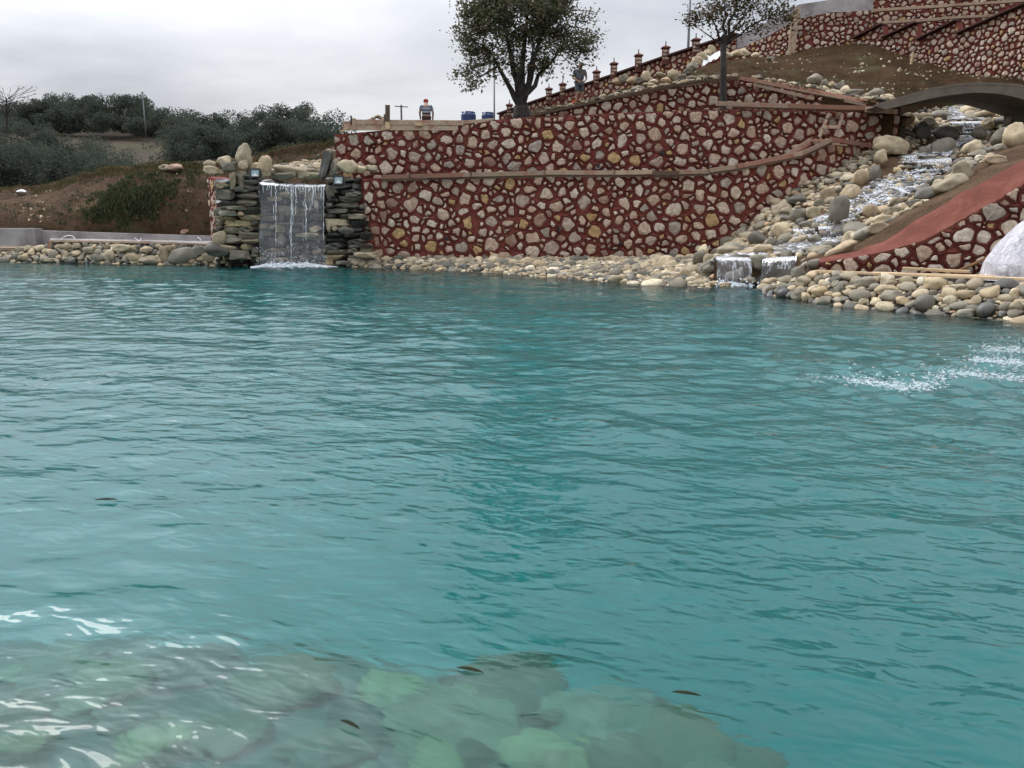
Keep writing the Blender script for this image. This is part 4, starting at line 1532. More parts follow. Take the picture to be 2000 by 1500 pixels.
# main low cascades into the pond
sheet_fall('wide left sheet of water pouring off the lowest stream ledge into the pond', P(1398, 503, 19.15), P(1466, 505, 19.1), 0.0, 0.28, m_fall, 0.9, 'little falls of the stream')
sheet_fall('narrow right sheet of water pouring off the lowest stream ledge into the pond', P(1490, 506, 18.95), P(1556, 503, 18.7), 0.0, 0.28, m_fall, 0.9, 'little falls of the stream')
z2 = P(1620, 474, 20.9).z
Y3 = bedY(1625, 470, 21.1)
z2 = P(1625, 474, Y3).z
sheet_fall('short fall in the middle of the stream beside the upright boulder', P(1598, 444, Y3 + 0.15), P(1658, 440, Y3 + 0.05), z2, 0.2, m_fall, 0.9, 'little falls of the stream')
Y4 = bedY(1570, 464, 21.3)
sheet_fall('small trickling fall left of the upright boulder', P(1548, 449, Y4 + 0.1), P(1590, 446, Y4 + 0.1), P(1570, 466, Y4).z, 0.15, m_fall, 0.5, 'little falls of the stream')
Y5 = bedY(1820, 334, 25.4)
sheet_fall('broad shallow fall above the white rapids', P(1788, 313, Y5 + 0.15), P(1855, 308, Y5 + 0.1), P(1800, 336, Y5).z, 0.25, m_fall, 0.9, 'little falls of the stream')
sheet_fall('short grey trickle beside the broad shallow fall', P(1762, 305, bedY(1776, 318, 26.2)), P(1790, 303, bedY(1776, 318, 26.2)), P(1770, 318, bedY(1776, 318, 26.2)).z, 0.12, m_fall, 0.3, 'little falls of the stream')
sheet_fall('highest stream fall, just below the footbridge', P(1855, 238, bedY(1888, 260, 29.6) + 0.1), P(1918, 237, bedY(1888, 260, 29.6)), P(1890, 262, bedY(1888, 260, 29.6)).z, 0.2, m_fall, 1.0, 'little falls of the stream')
# ledge slabs under the falls
for (x, y, Y, w, h) in [(1432, 512, 19.6, 90, 16), (1524, 512, 19.3, 80, 16), (1628, 452, 21.7, 76, 14), (1570, 455, 21.9, 60, 14), (1825, 316, 26.3, 90, 14), (1888, 246, 30.5, 80, 14), (1776, 311, 26.8, 40, 12),
                        (1432, 530, 19.65, 80, 30), (1524, 530, 19.35, 76, 30), (1430, 548, 19.55, 84, 24), (1525, 548, 19.25, 76, 24), (1628, 466, 21.65, 70, 18), (1825, 328, 26.2, 80, 16), (1888, 258, 30.4, 76, 16)]:
    rock_px(stream, 'slate', m_wet, x, y, Y if y > 505 else min(Y, bedY(x, y + 10, Y) + 0.38), w, h, 0, 0.5)
runs = [
    ([P(1385, 506, 19.5), P(1520, 484, 20.3), P(1560, 470, 20.9)], [P(1560, 502, 19.2), P(1640, 476, 20.2), P(1650, 468, 20.6)]),
    ([P(1560, 447, 21.7), P(1640, 420, 22.3), P(1660, 395, 22.9), P(1700, 362, 24.5), P(1755, 341, 25.5)], [P(1655, 442, 21.2), P(1690, 418, 21.8), P(1762, 395, 22.6), P(1800, 370, 23.6), P(1850, 336, 25.2)]),
    ([P(1762, 309, 26.2), P(1800, 295, 27), P(1835, 275, 28.6), P(1850, 268, 29.3)], [P(1856, 307, 25.9), P(1870, 290, 26.6), P(1915, 272, 28.4), P(1930, 265, 29.2)]),
    ([P(1850, 237, 30.4), P(1850, 226, 32), P(1855, 210, 35)], [P(1922, 236, 30.2), P(1930, 225, 32), P(1930, 206, 35)])]
sw_root = thing('stream_water', 'white rushing water of the stony stream running down to the pond', 'stream', P(1600, 470, 20.5))
sw_root['kind'] = 'thing'
for i, (a, b) in enumerate(runs):
    ribbon('water_run', a, b, m_run, 60, 26, 0.07 if i == 1 else 0.035, None, sw_root)
# white drops of the rapids
fm = MB()
rr = random.Random(77)
bm = bmesh.new()
bmesh.ops.create_icosphere(bm, subdivisions=1, radius=1)
ICO_V = [v.co.copy() for v in bm.verts]
ICO_F = [tuple(v.index for v in f.verts) for f in bm.faces]
bm.free()
L_, R_ = runs[1]
gg = loft([L_, R_], 40, 10, 0, 1)
for _ in range(600):
    u, v = rr.random(), min(1, max(0, rr.gauss(0.5, 0.25)))
    if noise.noise(Vector((u * 9, v * 4, 2))) < -0.12:
        continue
    p, nm = gsample(gg, u, v)
    c = p + Vector((0, 0, 0.06 + abs(rr.gauss(0, 0.05))))
    r = rr.uniform(0.010, 0.032)
    fm.add([c + Vector((w.x * 1.3, w.y * 1.3, w.z * 0.8)) * r for w in ICO_V], ICO_F)
tag(fm.build('foam', m_drop, sw_root), kind='stuff')

# ------------------------------------------------------------------ stacked-slate waterfall
wf = thing('waterfall_rockery', 'tall rockery of stacked dark slates around the waterfall', 'rockery', G(570, 520))
wf['kind'] = 'thing'
core = MB()
def bx(x0, x1, ya, yb, y0, y1):
    a, b = P(x0, ya, y0), P(x1, yb, y0)
    core.box(((a.x + b.x) / 2, (y0 + y1) / 2, (a.z - 0.4) / 2), (b.x - a.x, y1 - y0, a.z + 0.4))
bx(428, 505, 350, 350, 25.75, 27.6)
bx(505, 640, 366, 366, 26.0, 27.6)
bx(640, 715, 355, 355, 25.75, 27.0)
core.build('core', m_gravel, wf)
rr = random.Random(5)


def stack(x0, x1, ytop, ybot, Yf, mats, hr=(9, 17), wr=(34, 72), jit=0.1):
    """dry stacking: each slab is laid on the lowest free spot"""
    lo, hi = x0(ybot) if callable(x0) else x0, x1(ybot) if callable(x1) else x1
    st = 2.0
    n = int((hi - lo) / st) + 1
    sky_ = [ybot + rr.uniform(0, 6) for _ in range(n)]
    for _ in range(900):
        k = max(range(n), key=lambda q: sky_[q])
        y = sky_[k]
        if y < ytop:
            break
        a = k
        while a > 0 and abs(sky_[a - 1] - y) < 2.5:
            a -= 1
        b = k
        while b < n - 1 and abs(sky_[b + 1] - y) < 2.5:
            b += 1
        room = (b - a + 1) * st
        w = min(room, rr.uniform(*wr))
        if room - w < 12:
            w = room
        h = rr.uniform(*hr) * (0.65 if w < 18 else 1.0)
        if rr.random() < 0.12:
            h *= 1.5
        c0 = a if rr.random() < 0.5 else max(a, b + 1 - int(w / st))
        c1 = min(n, c0 + max(1, int(round(w / st))))
        xa, xb = lo + c0 * st, lo + c1 * st
        xl, xr = x0(y) if callable(x0) else x0, x1(y) if callable(x1) else x1
        for q in range(c0, c1):
            sky_[q] = y - h
        xa, xb = max(xa, xl - 4), min(xb, xr + 4)
        if xb - xa < 7:
            continue
        Y = Yf + rr.uniform(-jit, jit)
        s = Y / FPX / 2
        c = P((xa + xb) / 2, y - h / 2, Y)
        rock(wf, 'slate' if rr.random() < 0.8 else 'boulder', rr.choice(mats), c, ((xb - xa) * s * 1.06, 0.26, h * s * 1.12), (rr.gauss(0, 0.05), rr.gauss(0, 0.04), rr.gauss(0, 0.14)), 'stone', rr)


stack(lambda y: 424 + (y - 350) * -0.02, 507, 352, 524, 25.6, [m_mid, m_wet, m_mid], (9, 17), (30, 66))
stack(500, 642, 366, 524, 25.95, [m_wet, m_mid, m_wet, m_mid], (9, 17), (30, 66), jit=0.09)
stack(637, lambda y: 700 + (y - 350) * 0.19, 358, 524, 25.6, [m_wet, m_mid, m_wet], (8, 14), (28, 56))
specials = [(478, 306, 25.6, 34, 48, 0.1, 'boulder', m_big), (516, 328, 25.5, 28, 46, 0.25, 'boulder', m_big), (476, 324, 25.4, 20, 22, 0, 'boulder', m_big), (440, 315, 25.9, 32, 20, 0, 'boulder', m_big), (412, 320, 26, 28, 16, 0, 'boulder', m_big),
            (416, 334, 25.8, 40, 18, 0.1, 'boulder', m_big), (447, 325, 25.6, 30, 20, 0, 'slate', m_big), (455, 356, 25.4, 16, 34, 0.08, 'slate', m_mid), (472, 358, 25.4, 15, 34, -0.06, 'slate', m_mid), (468, 340, 25.4, 28, 10, 0, 'slate', m_big),
            (436, 362, 25.4, 28, 12, 0, 'slate', m_dry), (462, 406, 25.38, 38, 9, 0, 'slate', m_big), (446, 416, 25.38, 38, 12, 0, 'slate', m_mid), (470, 418, 25.36, 12, 10, 0, 'pebble', m_dry), (428, 466, 25.3, 26, 36, 0.35, 'boulder', m_mid),
            (470, 498, 25.3, 40, 18, 0, 'slate', m_mid), (446, 484, 25.3, 30, 12, 0.2, 'slate', m_big), (425, 488, 25.2, 50, 26, 0.1, 'boulder', m_mid), (500, 325, 25.9, 20, 14, 0, 'boulder', m_big),
            (555, 345, 26.0, 58, 14, -0.05, 'slate', m_big), (606, 345, 26.0, 48, 16, 0.05, 'slate', m_big), (575, 335, 26.3, 80, 16, 0.15, 'boulder', m_big), (540, 340, 26.2, 36, 22, 0, 'boulder', m_big), (610, 335, 26.4, 50, 14, 0.1, 'slate', m_big),
            (636, 323, 25.6, 22, 58, 0.3, 'slate', m_mid), (646, 305, 25.9, 16, 34, 0.25, 'slate', m_mid), (654, 326, 25.5, 18, 32, -0.05, 'boulder', m_mid), (679, 325, 25.4, 38, 28, 0, 'boulder', m_dry), (704, 330, 25.6, 30, 14, 0, 'boulder', m_big),
            (725, 330, 25.8, 36, 15, 0.1, 'boulder', m_big), (644, 374, 25.3, 16, 28, -0.1, 'boulder', m_dry), (655, 340, 25.5, 24, 10, 0, 'slate', m_mid), (692, 379, 25.3, 32, 9, 0, 'slate', m_mid), (696, 423, 25.3, 36, 11, 0, 'slate', m_big),
            (678, 449, 25.3, 34, 16, 0, 'boulder', m_mid), (643, 446, 25.3, 9, 20, 0.15, 'boulder', m_big), (654, 447, 25.3, 14, 9, 0, 'pebble', m_big), (712, 498, 25.2, 48, 13, 0, 'slate', m_big), (670, 513, 25.2, 30, 8, 0, 'slate', m_mid),
            (536, 389, 25.7, 32, 9, 0, 'slate', m_big), (618, 401, 25.7, 8, 18, 0, 'slate', m_big), (600, 410, 25.7, 28, 6, 0, 'slate', m_big), (512, 442, 25.7, 22, 9, 0, 'slate', m_big), (540, 443, 25.72, 26, 9, 0, 'slate', m_big), (618, 447, 25.7, 24, 12, 0, 'slate', m_big),
            (600, 459, 25.7, 44, 9, 0, 'slate', m_big), (550, 470, 25.65, 18, 22, 0, 'boulder', m_mid), (535, 497, 25.6, 50, 10, 0, 'slate', m_big), (570, 485, 25.6, 16, 26, 0, 'boulder', m_mid), (512, 505, 25.5, 24, 7, 0, 'slate', m_big), (548, 507, 25.5, 30, 8, 0, 'slate', m_big)]
for (x, y, Y, w, h, l, k, m) in specials:
    rock_px(wf, k, m, x, y, Y, w, h, l, 0.7)
# gravel heap seen over the lip
hg = loft([[P(535, 338, 26.6), P(580, 332, 26.6), P(640, 330, 26.6)], [P(535, 326, 28), P(580, 318, 28), P(645, 312, 28)]], 10, 6, 0, 1)
grid_mb(hg).build('gravel_heap', m_gravel, wf, smooth=True)
fill(wf, hg, (0, 1), (0, 1), [(0.12, 120), (0.085, 300), (0.06, 400)], 63, mats=[m_dry, m_big], limit=80)
# the falling sheet
wfall = thing('waterfall', 'thin clear curtain of water falling from the slate rockery into the pond', 'waterfall', G(570, 522))
tl_, tr_ = P(508, 357, 25.72), P(633, 361, 25.72)
g = []
for j in range(31):
    t = j / 30
    row = []
    for i in range(41):
        u = i / 40
        p = tl_.lerp(tr_, u)
        wob = 0.02 * noise.noise(Vector((u * 14, t * 1.5, 3))) + 0.012 * noise.noise(Vector((u * 40, t * 2.0, 7)))
        if t < 0.1:
            q = p + Vector((0, 0.4 * (0.1 - t) / 0.1, 0.02))
        else:
            s = (t - 0.1) / 0.9
            edge_ = abs(u - 0.5) ** 3 * 8 * (0.10 * noise.noise(Vector((u * 2, t * 3.2, 11))) - 0.05 * s)
            q = p + Vector(((u - 0.5) * 0.10 * s + (edge_ if u > 0.5 else -edge_), -0.42 * math.sqrt(s) + wob * (0.3 + s), -(tl_.z) * s ** 1.2))
        row.append(q)
    g.append(row)
grid_mb(g).build('water_sheet', m_veil, wfall, smooth=True)
ws = MB()
rr = random.Random(9)
for (x, top, bot) in [(539, 360, 480), (569, 360, 512), (572, 364, 440), (578, 362, 420), (598, 400, 470), (611, 362, 400), (530, 360, 385), (522, 359, 372), (548, 360, 372), (586, 362, 378), (592, 362, 374), (603, 362, 376), (558, 361, 376), (632, 362, 470),
                      (535, 400, 430), (567, 440, 470), (514, 358, 376), (526, 358, 368), (553, 360, 370), (563, 361, 380), (583, 361, 372), (597, 362, 385), (606, 362, 372), (616, 362, 380), (622, 362, 374), (628, 362, 390)]:
    pts, rads = [], []
    n = max(6, int((bot - top) / 4))
    for k in range(n + 1):
        t = k / n
        yy = lerp(top, bot, t)
        s = max(0, (yy - 360) / 160)
        q = P(x + rr.uniform(-1, 1), yy, 25.68 - 0.42 * math.sqrt(s))
        pts.append(q)
        rads.append(rr.uniform(0.004, 0.017) * (1 - 0.4 * t))
    ws.tube(pts, rads, 5)
tag(ws.build('white_streaks', m_drop, wfall, smooth=True), kind='stuff')
fm = MB()
for _ in range(1500):
    x = rr.uniform(496, 645)
    c = G(x, 521 + abs(rr.gauss(0, 1)) - 0.5)
    c = Vector((c.x, c.y + rr.gauss(-0.1, 0.12), abs(rr.gauss(0, 0.055)) * math.exp(-((x - 570) / 62) ** 4)))
    r = rr.uniform(0.01, 0.032)
    fm.add([c + Vector((v.x * 1.4, v.y, v.z)) * r for v in ICO_V], ICO_F)
for _ in range(240):
    x, y = rr.uniform(500, 640), 518 - abs(rr.gauss(0, 22))
    c = P(x, y, rr.uniform(25.1, 25.35))
    r = rr.uniform(0.005, 0.014)
    fm.add([c + v * r for v in ICO_V], ICO_F)
tag(fm.build('foam', m_drop, wfall), kind='stuff')
fp = MB()
fg = [[Vector((lerp(G(488, 524).x, G(655, 524).x, i / 30), 25.05 + 0.5 * (j / 8), 0.012 + 0.09 * math.sin(math.pi * j / 8) * (0.5 + 0.5 * noise.noise(Vector((i * 0.6, j * 0.7, 1)))) * math.sin(math.pi * i / 30) ** 0.4)) for i in range(31)] for j in range(9)]
grid_mb(fg, fp)
tag(fp.build('foam_bed', mat_foam('foam_bed', 0.44, 9.0), wfall, smooth=True), kind='stuff')
# floodlights
for (x, y, Y, lab) in [(498, 338, 25.25, 'small black floodlight on the left shoulder of the waterfall rockery'), (661, 352, 25.2, 'small black floodlight on the right shoulder of the waterfall rockery')]:
    c = P(x, y, Y)
    s = Y / FPX
    fl = thing('floodlight', lab, 'floodlight', c + Vector((0, 0, -0.15)), 'floodlights of the waterfall')
    w, h = 20 * s, 17 * s
    R = Euler((math.radians(-12), 0, math.radians(-6))).to_matrix()
    q = MB()
    q.box(c + Vector((0, 0.06, 0)), (w * 0.9, 0.08, h * 0.9), R)
    q.build('housing', m_black, fl)
    q = MB()
    for (dx, dz, sx, sz) in ((0, h / 2 - 0.015, w, 0.03), (0, -h / 2 + 0.015, w, 0.03), (-w / 2 + 0.015, 0, 0.03, h - 0.061), (w / 2 - 0.015, 0, 0.03, h - 0.061)):
        q.box(c + R @ Vector((dx, 0, dz)), (sx, 0.05, sz), R)
    q.build('frame', m_black, fl)
    q = MB()
    q.box(c + R @ Vector((0, 0.012, 0)), (w - 0.055, 0.01, h - 0.055), R)
    mg = Mat('lamp_glass' + str(x))
    mg.set(Base_Color=(0.30, 0.40, 0.42), Roughness=0.08, Specular_IOR_Level=0.8)
    q.build('glass', mg.m, fl)
    q = MB()
    q.add([c + R @ Vector(v) for v in ((-w * 0.32, 0.004, -h * 0.32), (w * 0.32, 0.004, -h * 0.32), (0.0, 0.004, 0.0))], [(0, 1, 2)])
    q.build('reflector', m_white, fl)
    q = MB()
    q.beam(c + Vector((-w * 0.5 - 0.01, 0.08, 0)), c + Vector((-w * 0.5 - 0.01, 0.1, -h * 0.75)), 0.02, 0.04)
    q.beam(c + Vector((w * 0.5 + 0.01, 0.08, 0)), c + Vector((w * 0.5 + 0.01, 0.1, -h * 0.75)), 0.02, 0.04)
    q.beam(c + Vector((-w * 0.5, 0.1, -h * 0.75)), c + Vector((w * 0.5, 0.1, -h * 0.75)), 0.04, 0.02)
    q.build('bracket', m_metal, fl)

# ------------------------------------------------------------------ timber formwork
def board(parent, a, b, w, h, mat, up=(0, 0, 1), name='plank'):
    q = MB()
    q.beam(a, b, w, h, up)
    o = q.build(name, mat, parent)
    return bevel(o, 0.005)


def boards(parent, pxs, Y, hpx, mats, thick=0.04, off=0.0, cuts=True):
    """a run of boards on edge through measured points"""
    for i in range(len(pxs) - 1):
        (x0, y0, d0), (x1, y1, d1) = pxs[i], pxs[i + 1]
        a, b = P(x0, y0, d0 + off), P(x1, y1, d1 + off)
        h = hpx * (d0 + d1) / 2 / FPX
        board(parent, a, b, thick, h, mats[i % len(mats)])


led = thing('ledge_formwork', 'weathered timber boards edging the ledge between the two lower red walls', 'formwork', P(1060, 345, 25.9))
outer = [(745, 346, 25.98), (835, 343.5, 25.98), (905, 341.5, 25.98), (1063, 338, 25.98), (1064, 337, 25.95), (1197, 337.5, 25.95), (1274, 336, 25.95), (1275, 338, 25.93), (1326, 338, 25.93), (1327, 336, 25.95), (1384, 335, 25.95),
         (1385, 333, 25.93), (1436, 326, 25.93), (1550, 303, 26.4), (1568, 299, 26.5), (1624, 273, 26.75)]
mats = [m_woodred, m_woodred, m_wood, m_wooddark, m_wood, m_wood, m_wooddark, m_wooddark, m_wooddark, m_wood, m_wooddark, m_wood, m_woodred, m_wood, m_wood]
for i in range(len(outer) - 1):
    a, b = outer[i], outer[i + 1]
    if b[0] - a[0] < 3:
        continue
    h = 8.0 * 26 / FPX
    board(led, P(*a), P(*b), 0.04, h, mats[i])
    c, d = P(a[0], a[1] + 6.5, a[2] + 0.05), P(b[0], b[1] + 6.5, b[2] + 0.05)
    board(led, c, d, 0.05, 0.06, m_wooddark)
inner = [(1430, 331, 26.75), (1515, 312, 26.8), (1536, 303, 26.85), (1583, 273, 27.0)]
for a, b in zip(inner, inner[1:]):
    board(led, P(*a), P(*b), 0.04, 0.12, m_wood)
    board(led, P(a[0], a[1] + 7, a[2] - 0.05), P(b[0], b[1] + 7, b[2] - 0.05), 0.04, 0.08, m_woodred)
board(led, P(1583, 274, 27.0), P(1626, 276, 26.75), 0.05, 0.09, m_woodred)
board(led, P(1622, 272, 26.8), P(1716, 287, 27.9), 0.04, 0.13, m_woodred)
board(led, P(1625, 282, 26.7), P(1655, 284, 27.0), 0.04, 0.04, m_wood)
for (x, y, d) in [(800, 343, 25.94), (920, 340, 25.94), (1064, 336, 25.9), (1200, 336, 25.9), (1385, 333, 25.88), (1440, 325, 25.9)]:
    a = P(x, y - 5, d)
    board(led, a, P(x, y + 8, d), 0.03, 0.03, m_wooddark, (1, 0, 0), 'cleat')

# boards along the top of the middle wall and the third wall
mid = thing('wall_formwork', 'long pale boards lying along the top of the middle red wall by the slender tree', 'formwork', P(1580, 210, 27.2))
mid['kind'] = 'thing'
board(mid, P(1398, 202, 26.95), P(1540, 207, 27.1), 0.05, 0.13, m_wood)
board(mid, P(1541, 207, 27.05), P(1712, 212, 27.5), 0.05, 0.13, m_woodred)
board(mid, P(1690, 214, 27.4), P(1753, 218, 27.6), 0.05, 0.15, m_wood)
board(mid, P(1430, 210, 27.2), P(1700, 217, 27.6), 0.05, 0.05, m_wooddark)
top3 = thing('wall_formwork', 'red stained boards sloping along the third wall down to the footbridge', 'formwork', P(1600, 185, 30))
top3['kind'] = 'thing'
board(top3, P(1447, 153, 31.9), P(1600, 180, 29.7), 0.10, 0.12, m_woodred)
board(top3, P(1601, 180.5, 29.7), P(1716, 204, 28.0), 0.10, 0.12, m_woodred)
board(top3, P(1472, 165, 31.3), P(1590, 193, 29.6), 0.05, 0.10, m_wood)
board(top3, P(1650, 196, 28.8), P(1706, 207, 28.1), 0.05, 0.11, m_wood)
board(top3, P(1476, 160, 31.2), P(1650, 194, 28.9), 0.05, 0.05, m_wood)
left3 = thing('wall_formwork', 'dark boards along the rising top of the third red wall', 'formwork', P(1300, 175, 31.6))
left3['kind'] = 'thing'
for a, b in zip([(1055, 222.5, 31.0), (1150, 202, 31.25), (1230, 184, 31.45), (1300, 170, 31.6), (1380, 158, 31.8)], [(1150, 202, 31.25), (1230, 184, 31.45), (1300, 170, 31.6), (1380, 158, 31.8), (1441, 151, 31.9)]):
    board(left3, P(*a), P(*b), 0.12, 0.085, m_wooddark)

# formwork box on the left end of the middle wall
fb_ = thing('wall_formwork', 'grey timber shuttering box on the left end of the middle red wall', 'formwork', P(800, 245, 26.9))
fb_['kind'] = 'thing'
YF = 26.93
board(fb_, P(693, 238.5, YF), P(905, 240, YF), 0.035, 0.15, m_wood)
board(fb_, P(905, 239, YF), P(965, 234, YF + 0.1), 0.03, 0.10, m_wood)
board(fb_, P(672, 249, YF + 0.02), P(895, 249, YF + 0.02), 0.035, 0.17, m_wood)
board(fb_, P(669, 246, YF + 0.5), P(700, 240, YF + 0.5), 0.035, 0.2, m_wood)
board(fb_, P(693, 238, YF + 0.9), P(900, 240, YF + 0.9), 0.035, 0.14, m_wood)
for (x, y0, y1, w, m) in [(690, 231, 254, 0.16, m_wood), (757, 205, 237, 0.14, m_wooddark), (757, 238, 252, 0.14, m_woodnew), (751, 223, 240, 0.05, m_wooddark), (686, 226, 245, 0.05, m_wooddark)]:
    board(fb_, P(x, y0, YF - 0.04), P(x, y1, YF - 0.04), w, 0.035, m, (0, 1, 0), 'batten')
board(fb_, P(810, 243, YF - 0.04), P(825, 243, YF - 0.04), 0.03, 0.09, m_woodnew)
board(fb_, P(664, 258, YF - 0.02), P(682, 249, YF - 0.02), 0.03, 0.06, m_woodnew)

# short ladder on the ledge
lad = thing('ladder', 'short broken wooden ladder leaning on the middle red wall above the ledge', 'ladder', P(1625, 268, 27.2))
board(lad, P(1600, 268, 26.95), P(1619, 222, 27.45), 0.09, 0.05, m_wood, (0, 1, 0.2), 'rail')
board(lad, P(1632, 267, 27.0), P(1646, 224, 27.5), 0.09, 0.05, m_wood, (0, 1, 0.2), 'rail')
board(lad, P(1606, 248, 27.06), P(1640, 248, 27.1), 0.03, 0.10, m_wood, (0, 0, 1), 'rung')
board(lad, P(1612, 232, 27.3), P(1642, 231, 27.36), 0.03, 0.04, m_wooddark, (0, 0, 1), 'rung')

# timbers on the upper walls
ul = thing('ladder', 'tall pale wooden ladder leaning on the curved upper wall', 'ladder', P(1545, 105, 46.5))
board(ul, P(1541, 108, 46.0), P(1550, 28, 46.9), 0.16, 0.06, m_wood, (0, 1, 0), 'rail')
board(ul, P(1548, 104, 46.0), P(1559, 14, 46.7), 0.20, 0.06, m_wood, (0, 1, 0), 'rail')
for k in range(5):
    t = 0.12 + k * 0.19
    board(ul, P(lerp(1541, 1550, t), lerp(108, 28, t), 46.2), P(lerp(1548, 1559, t), lerp(104, 20, t), 46.2), 0.03, 0.05, m_wood, (0, 0, 1), 'rung')
tl1 = thing('ledge_boards', 'topmost pale timber ledge across the highest red wall', 'timber', P(1850, 15, 45))
board(tl1, P(1705, 21, 45.6), P(1850, 12, 45.0), 0.25, 0.13, m_wood)
board(tl1, P(1850, 11.5, 45.0), P(2060, -2, 44.0), 0.25, 0.11, m_wood)
tl2 = thing('ledge_boards', 'second timber ledge across the high red wall below the topmost one', 'timber', P(1830, 42, 44))
board(tl2, P(1716, 45, 44.9), P(1840, 37.5, 44.4), 0.2, 0.13, m_wood)
board(tl2, P(1840, 36, 44.3), P(1960, 30, 43.8), 0.2, 0.11, m_wood)

# fresh timber on the right shore, stick, wrapped bundle
rb = [('long fresh timber board on the edge of the right shore, nearest the water', (1590, 537, 16.5), (1900, 551, 14.2), 0.07, 0.05), ('fresh timber board lying behind the long one, reaching the wrapped bundle', (1700, 541.5, 15.9), (2040, 553, 13.7), 0.10, 0.06),
      ('short fresh board on top of the others left of the wrapped bundle', (1760, 532, 15.45), (1890, 539, 14.75), 0.09, 0.05), ('fresh timber board at the right end of the shore, under the wrapped bundle', (1880, 549, 14.3), (2080, 558.5, 13.2), 0.10, 0.05)]
for lab, a, b, w, h in rb:
    q = MB()
    up_ = Vector((0, -0.06, 0.075))
    q.beam(P(*a) + up_, P(*b) + up_, w, h)
    tag(bevel(q.build('timber_board', m_woodnew)), lab, 'board', 'fresh boards on the right shore')
q = MB()
q.tube([P(1866, 531, 15.2), P(1910, 512, 15.25), P(1962, 485, 15.3)], [0.022, 0.026, 0.024], 8)
tag(q.build('wooden_stick', mat_wood('stick_wood', (0.22, 0.11, 0.05), (0.28, 0.15, 0.07)), smooth=True), 'brown wooden pole leaning against the ramp wall beside the bundle', 'pole')
bc = P(2003, 548, 14.1)
q = MB()
nu, nv = 64, 40
g = []
for j in range(nv + 1):
    t = j / nv
    row = []
    for i in range(nu + 1):
        a = 2 * math.pi * i / nu
        prof = (1 - t ** 1.9) ** 0.62 * (0.98 + 0.06 * math.sin(t * 5.0))
        r = 0.56 * prof + 0.02
        fold = 1 + 0.07 * math.sin(a * 5 + 3 * t + 2 * noise.noise(Vector((math.cos(a), math.sin(a), t * 2)))) * (1 - t) ** 0.5 + 0.09 * noise.noise(Vector((math.cos(a) * 1.6, math.sin(a) * 1.6, t * 2.0)))
        if t < 0.06:
            fold *= 1.10 - t
        row.append(Vector((bc.x + 0.05 + r * fold * math.cos(a) + 0.12 * t, bc.y + 0.25 + r * fold * math.sin(a) * 0.9, bc.z - 0.02 + 1.03 * t + 0.03 * noise.noise(Vector((a, t * 4, 2))))))
    g.append(row)
grid_mb(g, q)
Mw = Mat('plastic_wrap')
wn_ = Mw.noise(Mw.coord('World', (3, 3, 1.2)), 3.0, 5, 0.6, 1.2)
Mw.set(Base_Color=Mw.ramp(wn_, [(0.35, (0.44, 0.42, 0.44)), (0.6, (0.66, 0.63, 0.65))]), Roughness=0.35)
Mw.b.inputs['Subsurface Weight'].default_value = 0.15
Mw.bump(wn_, 0.8, 0.10)
tag(q.build('wrapped_bundle', Mw.m, smooth=True), 'tall rounded bundle wrapped in white plastic sheet on the right shore', 'wrapped bundle')

# ------------------------------------------------------------------ left side: low wall, edging, small things
low = thing('low_wall', 'low grey rendered wall at the foot of the earth bank, left', 'wall', P(200, 470, 28.2))
low['kind'] = 'thing'
q = MB()
a, b = P(68, 462, 29.05), P(412, 468, 27.9)
tz = [P(68, 450, 29.05).z, P(412, 461, 27.9).z]
q.add([(a.x, a.y, 0.0), (b.x, b.y, 0.0), (b.x, b.y, tz[1]), (a.x, a.y, tz[0]), (a.x, a.y + .25, 0.0), (b.x, b.y + .25, 0.0), (b.x, b.y + .25, tz[1]), (a.x, a.y + .25, tz[0])],
      [(0, 1, 2, 3), (3, 2, 6, 7), (1, 5, 6, 2), (0, 3, 7, 4), (5, 4, 7, 6)])
q.build('wall_panel', m_conc, low)
q = MB()
a, b = P(-160, 462, 29.0), P(69, 466, 28.6)
zt_ = P(0, 446, 28.8).z
q.add([(a.x, a.y, -0.1), (b.x, b.y, -0.1), (b.x, b.y, zt_), (a.x, a.y, zt_), (a.x, a.y + .3, -0.1), (b.x, b.y + .5, -0.1), (b.x, b.y + .5, zt_), (a.x, a.y + .3, zt_)],
      [(0, 1, 2, 3), (3, 2, 6, 7), (1, 5, 6, 2), (0, 3, 7, 4), (5, 4, 7, 6)])
q.build('wall_panel', m_conc, low)
edge = thing('timber_edging', 'pale timber edging on top of the left cobble edge', 'edging', P(250, 472, 26.8))
def E3(px, py, d):
    return P(px, py, YL(px) + d)


board(edge, E3(100, 470.5, 0.5), E3(330, 474, 0.5), 0.06, 0.07, m_wood)
board(edge, E3(330, 474, 0.48), E3(412, 478, 0.45), 0.06, 0.06, m_wood)
board(edge, E3(98, 488, 0.42), E3(99, 470, 0.42), 0.12, 0.1, m_wood, (0, 1, 0))
board(edge, E3(-40, 487, 0.42), E3(97, 488, 0.42), 0.06, 0.05, m_wood)
q = MB()
q.add([E3(-80, 484, 0.5), E3(96, 485, 0.5), P(96, 478, 28.7), P(-80, 477, 28.9)], [(0, 1, 2, 3)])
tag(q.build('slab', m_wood, edge), 'pale flat slab')
q = MB()
q.add([E3(98, 471.5, 0.52), E3(414, 478.5, 0.48), P(414, 470, 27.95), P(98, 464, 29.0)], [(0, 1, 2, 3)])
q.build('slab', m_conc, edge)
